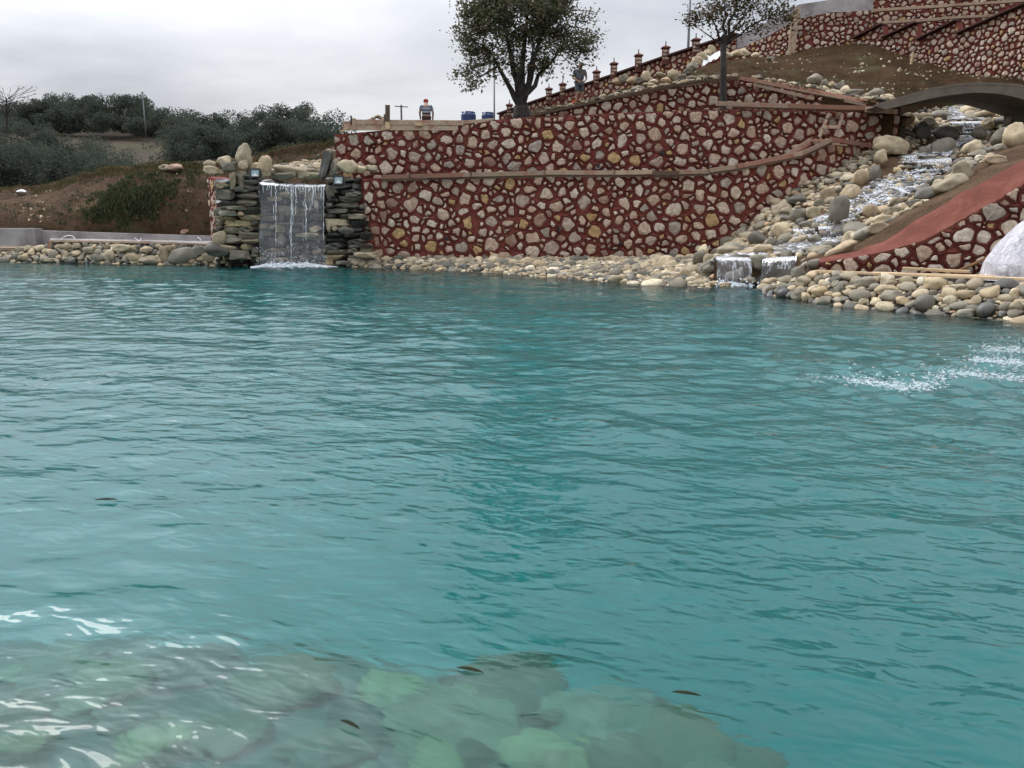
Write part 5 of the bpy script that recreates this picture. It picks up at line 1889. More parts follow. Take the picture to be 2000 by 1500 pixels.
# white cable loop and cables
for pts, lab, nm in [([P(118, 469, 27.9), P(124, 463, 28), P(135, 460, 28), P(143, 462, 28), P(147, 468, 27.9)], 'white cable bent in an arc on the left timber edging', 'cable'),
                     ([P(262, 464, 27.4), P(268, 468, 27.4), P(272, 472, 27.3), P(276, 465, 27.4)], 'crossed white cable ends standing on the left timber edging', 'cable'),
                     ([P(386, 463, 27), P(392, 468, 26.9), P(394, 473, 26.9)], 'short cable on the left edging close to the rockery', 'cable'),
                     ([P(1618, 521, 17.2), P(1622, 512, 17.2), P(1628, 527, 17.0), P(1632, 536, 16.6)], 'thin white cable loop left of the ramp wall', 'cable')]:
    q = MB()
    q.tube(catmull([Vector(p) for p in pts], [i / 14 for i in range(15)]), [0.012] * 15, 6)
    tag(q.build(nm, m_white, smooth=True), lab, 'cable')
q = MB()
me_ = rock_mesh('boulder', 3, m_white)
def lone(name, kind, mat, px, py, Y, w, h, lab, cat, group=None, depth=0.8, lean=0.0):
    o = rock_px(None, kind, mat, px, py, Y, w, h, lean, depth, name)
    return tag(o, lab, cat, group)


lone('cement_bag', 'boulder', m_white, 43, 374, 36.0, 21, 7, 'white sack lying on the earth at the far left', 'sack')
lone('boulder', 'boulder', m_big, 325, 328, 30.9, 28, 13, 'pale grey boulder on the earth bank crest, left one of a touching pair', 'boulder')
lone('boulder', 'boulder', mat_pebble('pink_stone', [(0.0, (0.46, 0.33, 0.26)), (0.5, (0.42, 0.30, 0.24))], 0.85), 340, 327, 30.6, 32, 14, 'pinkish boulder on the earth bank crest, right one of a touching pair', 'boulder')
lone('brick_block', 'slate', mat_pebble('broken_brick', [(0.0, (0.42, 0.22, 0.15)), (0.5, (0.38, 0.26, 0.20))], 0.9), 361, 452, 28.05, 15, 8, 'broken reddish block on top of the low grey wall', 'block')
lone('stone', 'boulder', m_dry, 350, 411, 29.0, 5, 4, 'small white stone in the bare earth right of the weeds', 'stone')
# scattered stones on the left bank
st = MB()
rr = random.Random(19)
for _ in range(420):
    u = rr.random()
    v = rr.uniform(0.25, 0.62)
    p, nm = gsample(bank_grid, u, v)
    if u > 0.22 and rr.random() < 0.75:
        continue
    r = rr.uniform(0.015, 0.05) * (1.6 if rr.random() < 0.1 else 1)
    R = Euler((rr.uniform(0, 3), rr.uniform(0, 3), 0)).to_matrix()
    st.add([p + R @ Vector((w.x * 1.2, w.y, w.z * 0.7)) * r for w in ICO_V], ICO_F)
tag(st.build('scattered_stones', m_dry, smooth=True), 'small pale stones scattered on the left earth bank', 'stones', kind='stuff')


# ------------------------------------------------------------------ weeds and grass
def tufts(name, label, grid, test, n, h, mat, seed, blades=7, w=0.012, cat='weeds'):
    rr = random.Random(seed)
    q = MB()
    for _ in range(n):
        u, v = rr.random(), rr.random()
        p, nm = gsample(grid, u, v)
        k = test(p, u, v)
        if rr.random() > k:
            continue
        for _b in range(blades):
            hh = h * rr.uniform(0.4, 1.2) * (0.5 + 0.5 * k)
            a = rr.uniform(0, 6.28)
            o = Vector((rr.gauss(0, 0.06), rr.gauss(0, 0.06), 0))
            lean = Vector((math.cos(a), math.sin(a), 0)) * hh * rr.uniform(0.2, 0.8)
            sd_ = Vector((-math.sin(a), math.cos(a), 0)) * w * rr.uniform(0.7, 1.6)
            b0 = p + o
            q.add([b0 - sd_ * 0.6, b0 + lean * 0.4 - sd_ + Vector((0, 0, hh * 0.6)), b0 + lean + Vector((0, 0, hh)), b0 + lean * 0.4 + sd_ + Vector((0, 0, hh * 0.6))], [(0, 1, 2, 3)])
    return tag(q.build(name, mat), label, cat, kind='stuff')


def px_of(p):
    d = p - Vector((0, 0, CAM_H))
    f = d.y * math.cos(PITCH) - d.z * math.sin(PITCH)
    return 1000 + FPX * d.x / f, 750 - FPX * (d.y * math.sin(PITCH) + d.z * math.cos(PITCH)) / f


weed_c = P(268, 395, 29.6)


def weed_test(p, u, v):
    d = Vector(((p.x - weed_c.x) / 1.6, (p.z - weed_c.z) / 0.95))
    r = d.length + 0.55 * noise.noise(p * 1.3) + 0.3 * noise.noise(p * 3.5)
    if p.y > 32.5:
        return 0.0
    return 0.7 if r < 0.55 else (0.25 if r < 1.0 else 0.03)


tufts('weed_patch', 'green weeds growing over the face of the left earth bank', bank_grid, weed_test, 42000, 0.22, m_weed, 3, 6, 0.022)
tufts('dry_grass', 'sparse dry grass on the crest of the left earth bank', bank_grid, lambda p, u, v: (0.5 if 0.56 < v < 0.70 else 0.0) + 0.16 * max(0.0, 0.4 + noise.noise(p * 0.8)), 22000, 0.14, m_straw, 5, 6, 0.010)
tufts('hill_grass', 'patchy dry grass on the slope above the walls', hill_grid, lambda p, u, v: max(0.0, 0.25 + noise.noise(p * 0.5)) * (1.0 if 0.18 < v < 0.62 else 0.0) * (1.0 if p.x < 11 else 0.25), 26000, 0.16, m_straw, 6, 5, 0.016)
tufts('stream_grass', 'sparse grass on the soil strip between the stream and the red coping', stream_grid, lambda p, u, v: 0.35 * max(0, 0.3 + noise.noise(p * 1.5)) if v > 0.69 else 0.0, 16000, 0.06, m_straw, 7, 5, 0.006)

# stones strewn over the hillside
st = MB()
rr = random.Random(29)
for _ in range(800):
    u, v = rr.random(), rr.uniform(0.21, 0.60)
    p, nm = gsample(hill_grid, u, v)
    if noise.noise(p * 0.45 + Vector((9, 0, 0))) < 0.05 and rr.random() < 0.8:
        continue
    r = rr.uniform(0.02, 0.07) * (1.7 if rr.random() < 0.08 else 1)
    R = Euler((rr.uniform(0, 3), rr.uniform(0, 3), 0)).to_matrix()
    st.add([p + R @ Vector((w.x * 1.3, w.y, w.z * 0.6)) * r for w in ICO_V], ICO_F)
tag(st.build('scattered_stones', m_dry, smooth=True), 'small stones strewn over the soil slope above the walls', 'stones', kind='stuff')
# rock heaps on the slope
heap1 = thing('stone_heap', 'line of pale rocks on the slope behind the third wall, left of the slender tree', 'stone heap', P(1280, 155, 36))
heap1['kind'] = 'thing'
hp = [(1205, 160, 37, 20, 14), (1218, 154, 37, 18, 20), (1235, 158, 36.8, 24, 16), (1263, 150, 36.5, 16, 20), (1250, 158, 36.3, 22, 12), (1275, 160, 36, 20, 10), (1290, 147, 37, 22, 12), (1317, 145, 37.5, 26, 22), (1300, 157, 36, 20, 12), (1272, 168, 34, 36, 10), (1246, 172, 34, 28, 10),
      (1332, 150, 36, 16, 12), (1345, 140, 37.5, 18, 14), (1352, 130, 38.5, 22, 16), (1362, 120, 39.5, 22, 18), (1372, 110, 40.5, 24, 18), (1390, 98, 42, 22, 16), (1383, 105, 41.5, 18, 14), (1350, 152, 35.5, 22, 9), (1372, 151, 35, 24, 8), (1395, 150, 34.5, 26, 8), (1330, 158, 34.5, 20, 8), (1420, 108, 42, 24, 14), (1440, 105, 43, 26, 14),
      (1210, 181, 34, 18, 10), (1178, 190, 34, 14, 10), (1160, 199, 33, 16, 6), (1090, 215, 33, 26, 10), (1068, 220, 32.6, 18, 8), (1120, 207, 33.4, 20, 6), (1195, 186, 33.8, 14, 6), (1455, 102, 43.5, 22, 14), (1475, 108, 44, 18, 10), (1505, 114, 44, 14, 8)]
for (x, y, Y, w, h) in hp:
    rock_px(heap1, 'boulder', m_big if random.random() < 0.7 else m_dry, x, y, Y, w, h, random.uniform(-.3, .3))
for _ in range(120):
    x = random.uniform(1050, 1440)
    yl = np.interp(x, [1050, 1150, 1230, 1300, 1380, 1441], [222, 200, 182, 168, 156, 150])
    rock_px(heap1, 'pebble', m_dry, x, yl - random.uniform(0, 5), random.uniform(32.2, 33.2), random.uniform(5, 11), random.uniform(4, 7))
heap2 = thing('stone_heap', 'heap of grey and pale rocks between the soil slope and the sloping boards', 'stone heap', P(1640, 180, 30))
heap2['kind'] = 'thing'
for (x, y, Y, w, h) in [(1590, 155, 31.5, 30, 20), (1612, 163, 31, 16, 18), (1606, 174, 30.5, 26, 12), (1640, 168, 30.6, 18, 18), (1625, 165, 30.8, 14, 12), (1630, 183, 29.8, 34, 16), (1667, 183, 29.6, 38, 16), (1650, 178, 30.2, 20, 22), (1710, 183, 28.9, 30, 20), (1732, 190, 28.4, 24, 14), (1695, 187, 29, 20, 12), (1722, 196, 28, 22, 8),
                        (1690, 194, 28.6, 26, 10), (1560, 168, 31.4, 26, 8), (1545, 164, 31.8, 24, 8), (1480, 152, 33, 20, 12), (1500, 156, 32.6, 18, 8), (1525, 160, 32, 18, 8), (1575, 170, 31, 18, 10), (1745, 196, 28.2, 18, 10), (1590, 172, 30.8, 14, 9), (1675, 196, 28.9, 16, 8)]:
    rock_px(heap2, 'boulder', m_big if random.random() < 0.6 else m_mid, x, y, Y, w, h, random.uniform(-.3, .3))
for _ in range(70):
    x = random.uniform(1470, 1750)
    rock_px(heap2, 'pebble', m_dry, x, np.interp(x, [1470, 1600, 1750], [155, 176, 200]) - random.uniform(-2, 6), np.interp(x, [1470, 1600, 1750], [32.4, 30.4, 28.1]), random.uniform(5, 12), random.uniform(4, 8))
# white sheet on the slope
q = MB()
a_, b_, c_, d_ = P(1352, 131, 39.5), P(1405, 103, 42), P(1410, 114, 41.5), P(1360, 135, 39.2)
sg = loft([[a_, b_], [d_, c_]], 20, 8, 0, 1)
for j, row in enumerate(sg):
    for i, p in enumerate(row):
        row[i] = p + Vector((0, 0, 0.10 + 0.16 * noise.noise(p * 2.2)))
grid_mb(sg, q)
tag(q.build('white_sheet', m_white, smooth=True), 'crumpled white plastic sheet among rocks high on the slope', 'sheet')
q = MB()
q.tube([P(1779, 126, 37.5), P(1783, 102, 37.6)], [0.05, 0.045], 6)
tag(q.build('wooden_stake', m_woodnew), 'short pale stake in the soil below the stepped wall', 'stake')

# drain pipes in the walls
for (at_, zpx, d) in [(lw, (873, 465), 26.13), (lw, (1092, 447), 26.13), (lw, (1212, 475), 26.13), (uw, (1294, 298), 27.05), (uw, (1168, 324), 27.05)]:
    c = P(*zpx, d)
    q = MB()
    q.tube([c + Vector((0, -0.06, 0)), c + Vector((0, 0.05, 0))], [0.055, 0.055], 14, 0, False)
    q.tube([c + Vector((0, 0.05, 0)), c + Vector((0, -0.06, 0))], [0.042, 0.042], 14, 0, False)
    q.build('drain_pipe', m_black, at_)
    q = MB()
    q.add([c + Vector((0.05 * math.cos(k * 0.4488), -0.052, 0.05 * math.sin(k * 0.4488))) for k in range(14)], [tuple(range(14))])
    q.build('hole_shade_disc', m_black, at_)  # flat black disc stands in for the shade inside the pipe

# ------------------------------------------------------------------ trees
def leafy(q, c, n, rad, size, rr, squash=0.8):
    for _ in range(n):
        p = c + Vector((rr.gauss(0, 1), rr.gauss(0, 1), rr.gauss(0, squash))) * rad
        a = Vector((rr.gauss(0, 1), rr.gauss(0, 1), rr.gauss(0, 0.6))).normalized()
        b = a.cross(Vector((rr.gauss(0, 1), rr.gauss(0, 1), rr.gauss(0, 1)))).normalized()
        s = size * rr.uniform(0.6, 1.3)
        q.add([p - a * s, p + b * s * 0.42 - a * s * 0.1, p + a * s, p - b * s * 0.42 - a * s * 0.1], [(0, 1, 2, 3)])


def crooked(a, b, n, rr, amp):
    pts = []
    for k in range(n + 1):
        t = k / n
        p = a.lerp(b, t)
        if 0 < k < n:
            p = p + Vector((rr.gauss(0, amp), rr.gauss(0, amp), rr.gauss(0, amp * 0.5)))
        pts.append(p)
    return catmull(pts, [i / (n * 2) for i in range(n * 2 + 1)])


def oak(name, label, base, Y, stems, lobes, nclump, per, lsize, mat, seed, trunk_r, stem_r, twig=1.0, fork=None, spread=0.26):
    rr = random.Random(seed)
    root = thing(name, label, 'tree', base)
    root['kind'] = 'thing'
    tk = MB()
    fk = fork or (base + Vector((0, 0, 0.35)))
    tk.tube([base + Vector((0, 0, -0.3)), base + Vector((0, 0, 0.05)), base.lerp(fk, 0.5), fk], [trunk_r * 1.35, trunk_r * 1.12, trunk_r, trunk_r * 0.9], 12)
    tk.build('trunk', m_bark, root, smooth=True)
    tips = []
    for (tgt, r) in stems:
        lb = MB()
        start = fk - Vector((0, 0, 0.1)) + Vector((rr.gauss(0, trunk_r * 0.25), rr.gauss(0, trunk_r * 0.25), 0))
        pts = crooked(start, tgt, 5, rr, 0.07)
        L = len(pts)
        lb.tube(pts, [lerp(r, r * 0.3, i / (L - 1)) for i in range(L)], 8)
        for i in range(3, L):
            tips.append((pts[i], lerp(r, r * 0.3, i / (L - 1))))
        lb.build('limb', m_bark, root, smooth=True)
    tw = MB()
    lf = MB()
    cl = []
    tot = sum(a[3] * a[4] * a[5] for a in lobes) if False else None
    wts = [l[1].x * l[1].z for l in lobes]
    for _ in range(nclump):
        c0, rad = rr.choices(lobes, wts)[0]
        d = Vector((rr.gauss(0, 1), rr.gauss(0, 1), rr.gauss(0, 1))).normalized() * (rr.random() ** 0.42)
        c = c0 + Vector((d.x * rad.x, d.y * rad.y, d.z * rad.z))
        cl.append(c)
        near = min(tips, key=lambda t: (t[0] - c).length)
        if rr.random() < 0.55 * twig:
            pts = crooked(near[0], c, 3, rr, 0.05)
            L = len(pts)
            r0 = min(near[1] * 0.6, 0.035)
            tw.tube(pts, [lerp(r0, 0.006, i / (L - 1)) for i in range(L)], 5, 0, False)
        leafy(lf, c, int(per * rr.uniform(0.5, 1.5)), spread * rr.uniform(0.6, 1.2), lsize, rr)
    tag(tw.build('branches', m_bark, root, smooth=True), kind='stuff')
    tag(lf.build('crown', mat, root), kind='stuff')
    return root


YT = 30.3
s = YT / FPX
big_stems = [(P(962, 108, YT - .6), 0.12), (P(985, 40, YT), 0.13), (P(1004, 92, YT - .9), 0.08), (P(1030, 20, YT + .2), 0.13), (P(1042, 90, YT + .6), 0.09), (P(1062, 48, YT - .3), 0.12), (P(1092, 100, YT), 0.11), (P(1020, 120, YT + .8), 0.06), (P(1008, 130, YT - .3), 0.05)]
E = lambda px, py, w, h, dy=0.0, dep=None: (P(px, py, YT + dy), Vector((w * s, (dep or w) * s, h * s)))
big_lobes = [E(1025, 15, 90, 70), E(935, 60, 44, 44, -.4), E(915, 75, 24, 20, -.2), E(1110, 30, 62, 62, .2), E(945, 118, 48, 22, -.6), E(1105, 95, 56, 32), E(1138, 116, 26, 16, -.3), E(915, 138, 22, 10), E(1020, 70, 80, 48), E(1030, -55, 100, 50), E(1145, 82, 26, 24, .3),
             E(1055, 130, 22, 12), E(975, 30, 60, 50), E(1150, 30, 24, 26), E(1168, 55, 10, 12), E(930, 10, 30, 26), E(1000, 125, 30, 12), E(930, 165, 12, 5), E(1162, 108, 14, 10), E(895, 65, 14, 8)]
oak('oak_tree', 'big dense many-stemmed oak standing on the middle wall', P(1019, 228, YT), YT, big_stems, big_lobes, 240, 100, 0.066, m_leaf, 4, 0.27, 0.1, 1.6, P(1018, 206, YT), 0.23)
YT = 29.6
s = YT / FPX
sm_stems = [(P(1415, 20, YT), 0.08), (P(1385, 30, YT - .3), 0.05), (P(1455, 40, YT + .2), 0.06), (P(1365, 55, YT), 0.035), (P(1500, 35, YT - .2), 0.045), (P(1440, -10, YT), 0.06), (P(1480, 0, YT + .3), 0.04)]
sm_lobes = [E(1400, 20, 45, 40), E(1365, 40, 35, 22), E(1450, 35, 60, 35), E(1500, 30, 50, 28, .2), E(1535, 25, 26, 22), E(1430, -25, 70, 40), E(1350, 30, 20, 14), E(1480, -10, 60, 30)]
oak('slender_tree', 'slender sparse tree with bare straight trunk behind the middle wall', P(1412, 214, YT), YT, sm_stems, sm_lobes, 130, 26, 0.062, m_leaf2, 14, 0.11, 0.05, 1.4, P(1413, 82, YT), 0.17)

# ------------------------------------------------------------------ woods on the far hill
def far_tree(c, h, w, n, rng, size):
    """c foot; crown of several lobes full of leaf-sized faces, returned as an (n, 4, 3) array"""
    k = 12
    lc = np.array(c) + np.stack([rng.normal(0, w * 0.30, k), rng.normal(0, w * 0.30, k), h * rng.uniform(0.2, 0.9, k)], -1)
    lr = w * rng.uniform(0.16, 0.40, k)
    pick = rng.choice(k, n, p=lr ** 2 / (lr ** 2).sum())
    d = rng.normal(size=(n, 3))
    d /= np.linalg.norm(d, axis=1, keepdims=True)
    p = lc[pick] + d * (rng.random((n, 1)) ** 0.33) * lr[pick][:, None] * np.array([1, 1, 0.85])
    a = rng.normal(size=(n, 3))
    a /= np.linalg.norm(a, axis=1, keepdims=True)
    b = np.cross(a, rng.normal(size=(n, 3)))
    b /= np.linalg.norm(b, axis=1, keepdims=True)
    s_ = (size * rng.uniform(0.6, 1.4, n))[:, None]
    return np.stack([p - a * s_, p + b * s_ * 0.6, p + a * s_, p - b * s_ * 0.6], 1)


def quads_obj(name, arr, mat, parent=None):
    n = len(arr)
    me = bpy.data.meshes.new(name)
    me.vertices.add(n * 4)
    me.vertices.foreach_set('co', arr.reshape(-1).astype(np.float32))
    me.loops.add(n * 4)
    me.loops.foreach_set('vertex_index', np.arange(n * 4, dtype=np.int32))
    me.polygons.add(n)
    me.polygons.foreach_set('loop_start', np.arange(0, n * 4, 4, dtype=np.int32))
    me.materials.append(mat)
    me.update(calc_edges=True)
    me.validate()
    o = bpy.data.objects.new(name, me)
    COL.objects.link(o)
    adopt(o, parent)
    return o


def wood(name, label, spots, seed, n, size, extra=None):
    rng = np.random.default_rng(seed)
    arrs = []
    for (px, top, foot, Y, wpx) in spots:
        arrs.append(far_tree(P(px, foot, Y), (foot - top) * Y / FPX, wpx * Y / FPX, n, rng, size))
    o = quads_obj(name, np.concatenate(arrs), m_wood_far)
    return tag(o, label, 'woodland', kind='stuff')


rr = random.Random(44)
ridge = []
for x in range(-420, 390, 17):
    top = np.interp(x, [-420, 0, 60, 100, 150, 180, 215, 260, 300, 345, 390], [215, 205, 198, 193, 184, 187, 191, 190, 208, 226, 226])
    ridge.append((x + rr.uniform(-6, 6), top + rr.uniform(-3, 6), top + 58, 205 + rr.uniform(-18, 12), rr.uniform(34, 60)))
for x in range(-420, 330, 22):
    ridge.append((x + rr.uniform(-8, 8), np.interp(x, [-420, 0, 150, 300], [232, 228, 218, 232]) + rr.uniform(-4, 8), np.interp(x, [-420, 0, 150, 300], [275, 268, 262, 264]), 190 + rr.uniform(-8, 8), rr.uniform(34, 52)))
wood('woodland', 'dark wood along the skyline of the far hill at left', ridge, 1, 1900, 0.20)
mass = []
for x in range(348, 680, 15):
    top = np.interp(x, [348, 375, 400, 430, 470, 520, 560, 600, 640, 680], [252, 224, 217, 228, 222, 211, 208, 206, 226, 256])
    mass.append((x + rr.uniform(-5, 5), top + rr.uniform(-3, 8), top + 95, 118 + rr.uniform(-8, 8), rr.uniform(40, 64)))
    mass.append((x + rr.uniform(-5, 5), top + 30 + rr.uniform(-3, 8), 335, 104 + rr.uniform(-6, 6), rr.uniform(40, 64)))
wood('woodland', 'dark wood in the dip behind the waterfall, right of the brown field', mass, 2, 2200, 0.12)
near = []
for x in range(-300, 300, 17):
    top = np.interp(x, [-300, 0, 50, 100, 130, 170, 220, 260, 300], [200, 226, 240, 250, 262, 262, 285, 310, 336])
    near.append((x + rr.uniform(-6, 6), top + rr.uniform(-3, 8), 395, 84 + rr.uniform(-6, 6), rr.uniform(50, 80)))
    near.append((x + rr.uniform(-6, 6), top + 38 + rr.uniform(-4, 10), 400, 72 + rr.uniform(-5, 5), rr.uniform(50, 80)))
wood('woodland', 'nearest dark trees left below the brown field', near, 3, 2300, 0.09)
lonet = [(340, 209, 262, 180, 34)]
rrr = random.Random(3)
root = thing('skyline_tree', 'single tree standing out on the skyline right of the far pole', 'tree', P(340, 262, 180))
root['kind'] = 'thing'
tag(quads_obj('crown', far_tree(P(340, 262, 180), 5.6, 4.6, 2000, np.random.default_rng(8), 0.22), m_wood_far, root), kind='stuff')
q = MB()
q.tube([P(340, 268, 180), P(340, 225, 180)], [0.22, 0.1], 6)
q.build('trunk', m_bark, root)
# bare twiggy tree at the far left edge
root = thing('bare_tree', 'thin bare tree top at the far left edge of the wood', 'tree', P(12, 250, 78))
root['kind'] = 'thing'
q = MB()
foot = P(14, 260, 78)
q.tube([foot, P(12, 190, 78)], [0.12, 0.05], 6)
q.build('trunk', m_bark, root)
q = MB()
lf = MB()
for _ in range(46):
    a = P(12 + rrr.gauss(0, 3), rrr.uniform(190, 240), 78)
    b = P(12 + rrr.gauss(0, 26), rrr.uniform(165, 215), 78 + rrr.gauss(0, 1))
    q.tube(crooked(a, b, 3, rrr, 0.08), [0.02] * 7, 4, 0, False)
    leafy(lf, b, 9, 0.14, 0.06, rrr)
tag(q.build('twigs', m_bark, root), kind='stuff')
tag(lf.build('leaves', m_leaf2, root), kind='stuff')

# ------------------------------------------------------------------ poles, tanks
def pole(name, label, px, y0, y1, Y, r, arms=(), mat=None, foot=0.0):
    root = thing(name, label, 'pole', P(px, y0, Y))
    root['kind'] = 'thing'
    q = MB()
    a = P(px, y0, Y)
    b = P(px, y1, Y)
    q.tube([Vector((a.x, a.y, a.z - foot)), Vector((a.x, a.y, b.z))], [r, r * 0.8], 8)
    q.build('post', mat or m_metal, root, smooth=True)
    for (x0, ya, x1, yb) in arms:
        q = MB()
        q.beam(P(x0, ya, Y - 0.1), P(x1, yb, Y - 0.1), 0.1, 0.12)
        q.build('crossarm', mat or m_metal, root)
    return root


pole('lamp_post', 'thin grey pole left of the big oak trunk', 965.5, 232, 130, 44, 0.045, foot=2.0)
pole('lamp_post', 'tall thin grey pole behind the boundary wall near the slender tree', 1344, 98, -40, 57, 0.09, foot=3.0)
pole('utility_pole', 'distant utility pole with a wide crossarm, left of the worker on the skyline', 784.5, 245, 205, 130, 0.16, [(771, 207.5, 797, 209)], m_pole, 4)
pole('utility_pole', 'distant utility pole above the wood on the far hill', 281, 215, 179, 184, 0.15, [(275, 180, 282, 181), (272, 192, 282, 194)], m_metal, 8)
for (px, py, Y, d, lab) in [(915, 226, 58, 28, 'larger blue plastic water tank behind the middle wall'), (953, 227, 60, 24, 'smaller blue plastic water tank partly hidden near the thin pole')]:
    s = Y / FPX
    c = P(px, py, Y)
    r = d * s / 2
    root = thing('water_tank', lab, 'water tank', c + Vector((0, 0, -0.6)), 'blue water tanks')
    q = MB()
    prof = [(-0.75, 0.98), (-0.62, 1.0), (-0.5, 0.985), (-0.35, 1.0), (-0.2, 0.985), (-0.05, 1.0), (0.04, 1.0), (0.12, 0.93), (0.17, 0.75), (0.19, 0.4), (0.19, 0.0)]
    N = 28
    vs_ = [Vector((c.x + r * w * math.cos(6.2832 * k / N), c.y + r * w * math.sin(6.2832 * k / N), c.z + z)) for z, w in prof for k in range(N)]
    fs_ = [(j * N + k, j * N + (k + 1) % N, (j + 1) * N + (k + 1) % N, (j + 1) * N + k) for j in range(len(prof) - 1) for k in range(N)]
    q.add(vs_, fs_)
    q.build('tank_body', m_tank, root, smooth=True)
    for k in range(6):
        a = k * 1.047 + 0.2
        q = MB()
        q.box(c + Vector((r * 0.75 * math.cos(a), r * 0.75 * math.sin(a), 0.20)), (0.16, 0.10, 0.10), Euler((0, 0, a)).to_matrix())
        bevel(q.build('lifting_lug', m_tank, root), 0.02, 2)
    q = MB()
    q.tube([c + Vector((0, 0, 0.17)), c + Vector((0, 0, 0.27))], [0.22, 0.20], 16)
    q.build('lid', m_tank, root, smooth=True)

# rubble seen over the shuttering
hp_ = thing('rubble_heap', 'small heap of pale rubble behind the timber shuttering', 'rubble', P(738, 232, 28.4))
for _ in range(40):
    x = random.gauss(738, 9)
    rock_px(hp_, 'boulder', m_big, x, 233 - max(0, 7 - abs(x - 738) * 0.45) + random.uniform(0, 3), random.uniform(28.2, 28.8), random.uniform(5, 10), random.uniform(3, 5))

# ------------------------------------------------------------------ people
def skin(name, verts, edges, mat, parent, root=0, sub=2, smooth=True):
    me = bpy.data.meshes.new(name)
    me.from_pydata([v[0] for v in verts], edges, [])
    o = bpy.data.objects.new(name, me)
    COL.objects.link(o)
    m = o.modifiers.new('skin', 'SKIN')
    m.use_smooth_shade = True
    sv = me.skin_vertices[0].data
    for i, v in enumerate(verts):
        r = v[1]
        sv[i].radius = (r, r) if not isinstance(r, tuple) else r
        sv[i].use_root = (i == root)
    ms = o.modifiers.new('sub', 'SUBSURF')
    ms.levels = sub
    ms.render_levels = sub
    bpy.context.view_layer.update()
    dg = bpy.context.evaluated_depsgraph_get()
    nm = bpy.data.meshes.new_from_object(o.evaluated_get(dg))
    o.modifiers.clear()
    o.data = nm
    nm.materials.clear()
    nm.materials.append(mat)
    nm.polygons.foreach_set('use_smooth', [True] * len(nm.polygons))
    adopt(o, parent)
    return o


m_skin = mat_plain('skin', (0.30, 0.17, 0.11), 0.6, 0, 0.1, 4, 0)
m_hair = mat_plain('hair', (0.02, 0.017, 0.015), 0.8, 0, 0.2, 9, 0)


def shirt_stripes():
    M = Mat('striped_shirt')
    w = M.coord('World')
    sp = M.n.new('ShaderNodeSeparateXYZ')
    M.l.new(w, sp.inputs[0])
    k = M.math('FRACT', M.math('MULTIPLY', sp.outputs['Z'], 7.4))
    c = M.ramp(k, [(0.0, (0.035, 0.045, 0.075)), (0.5, (0.36, 0.40, 0.44)), (0.68, (0.10, 0.12, 0.16)), (0.85, (0.45, 0.48, 0.50))], 'CONSTANT')
    M.set(Base_Color=c, Roughness=0.9)
    return M.m


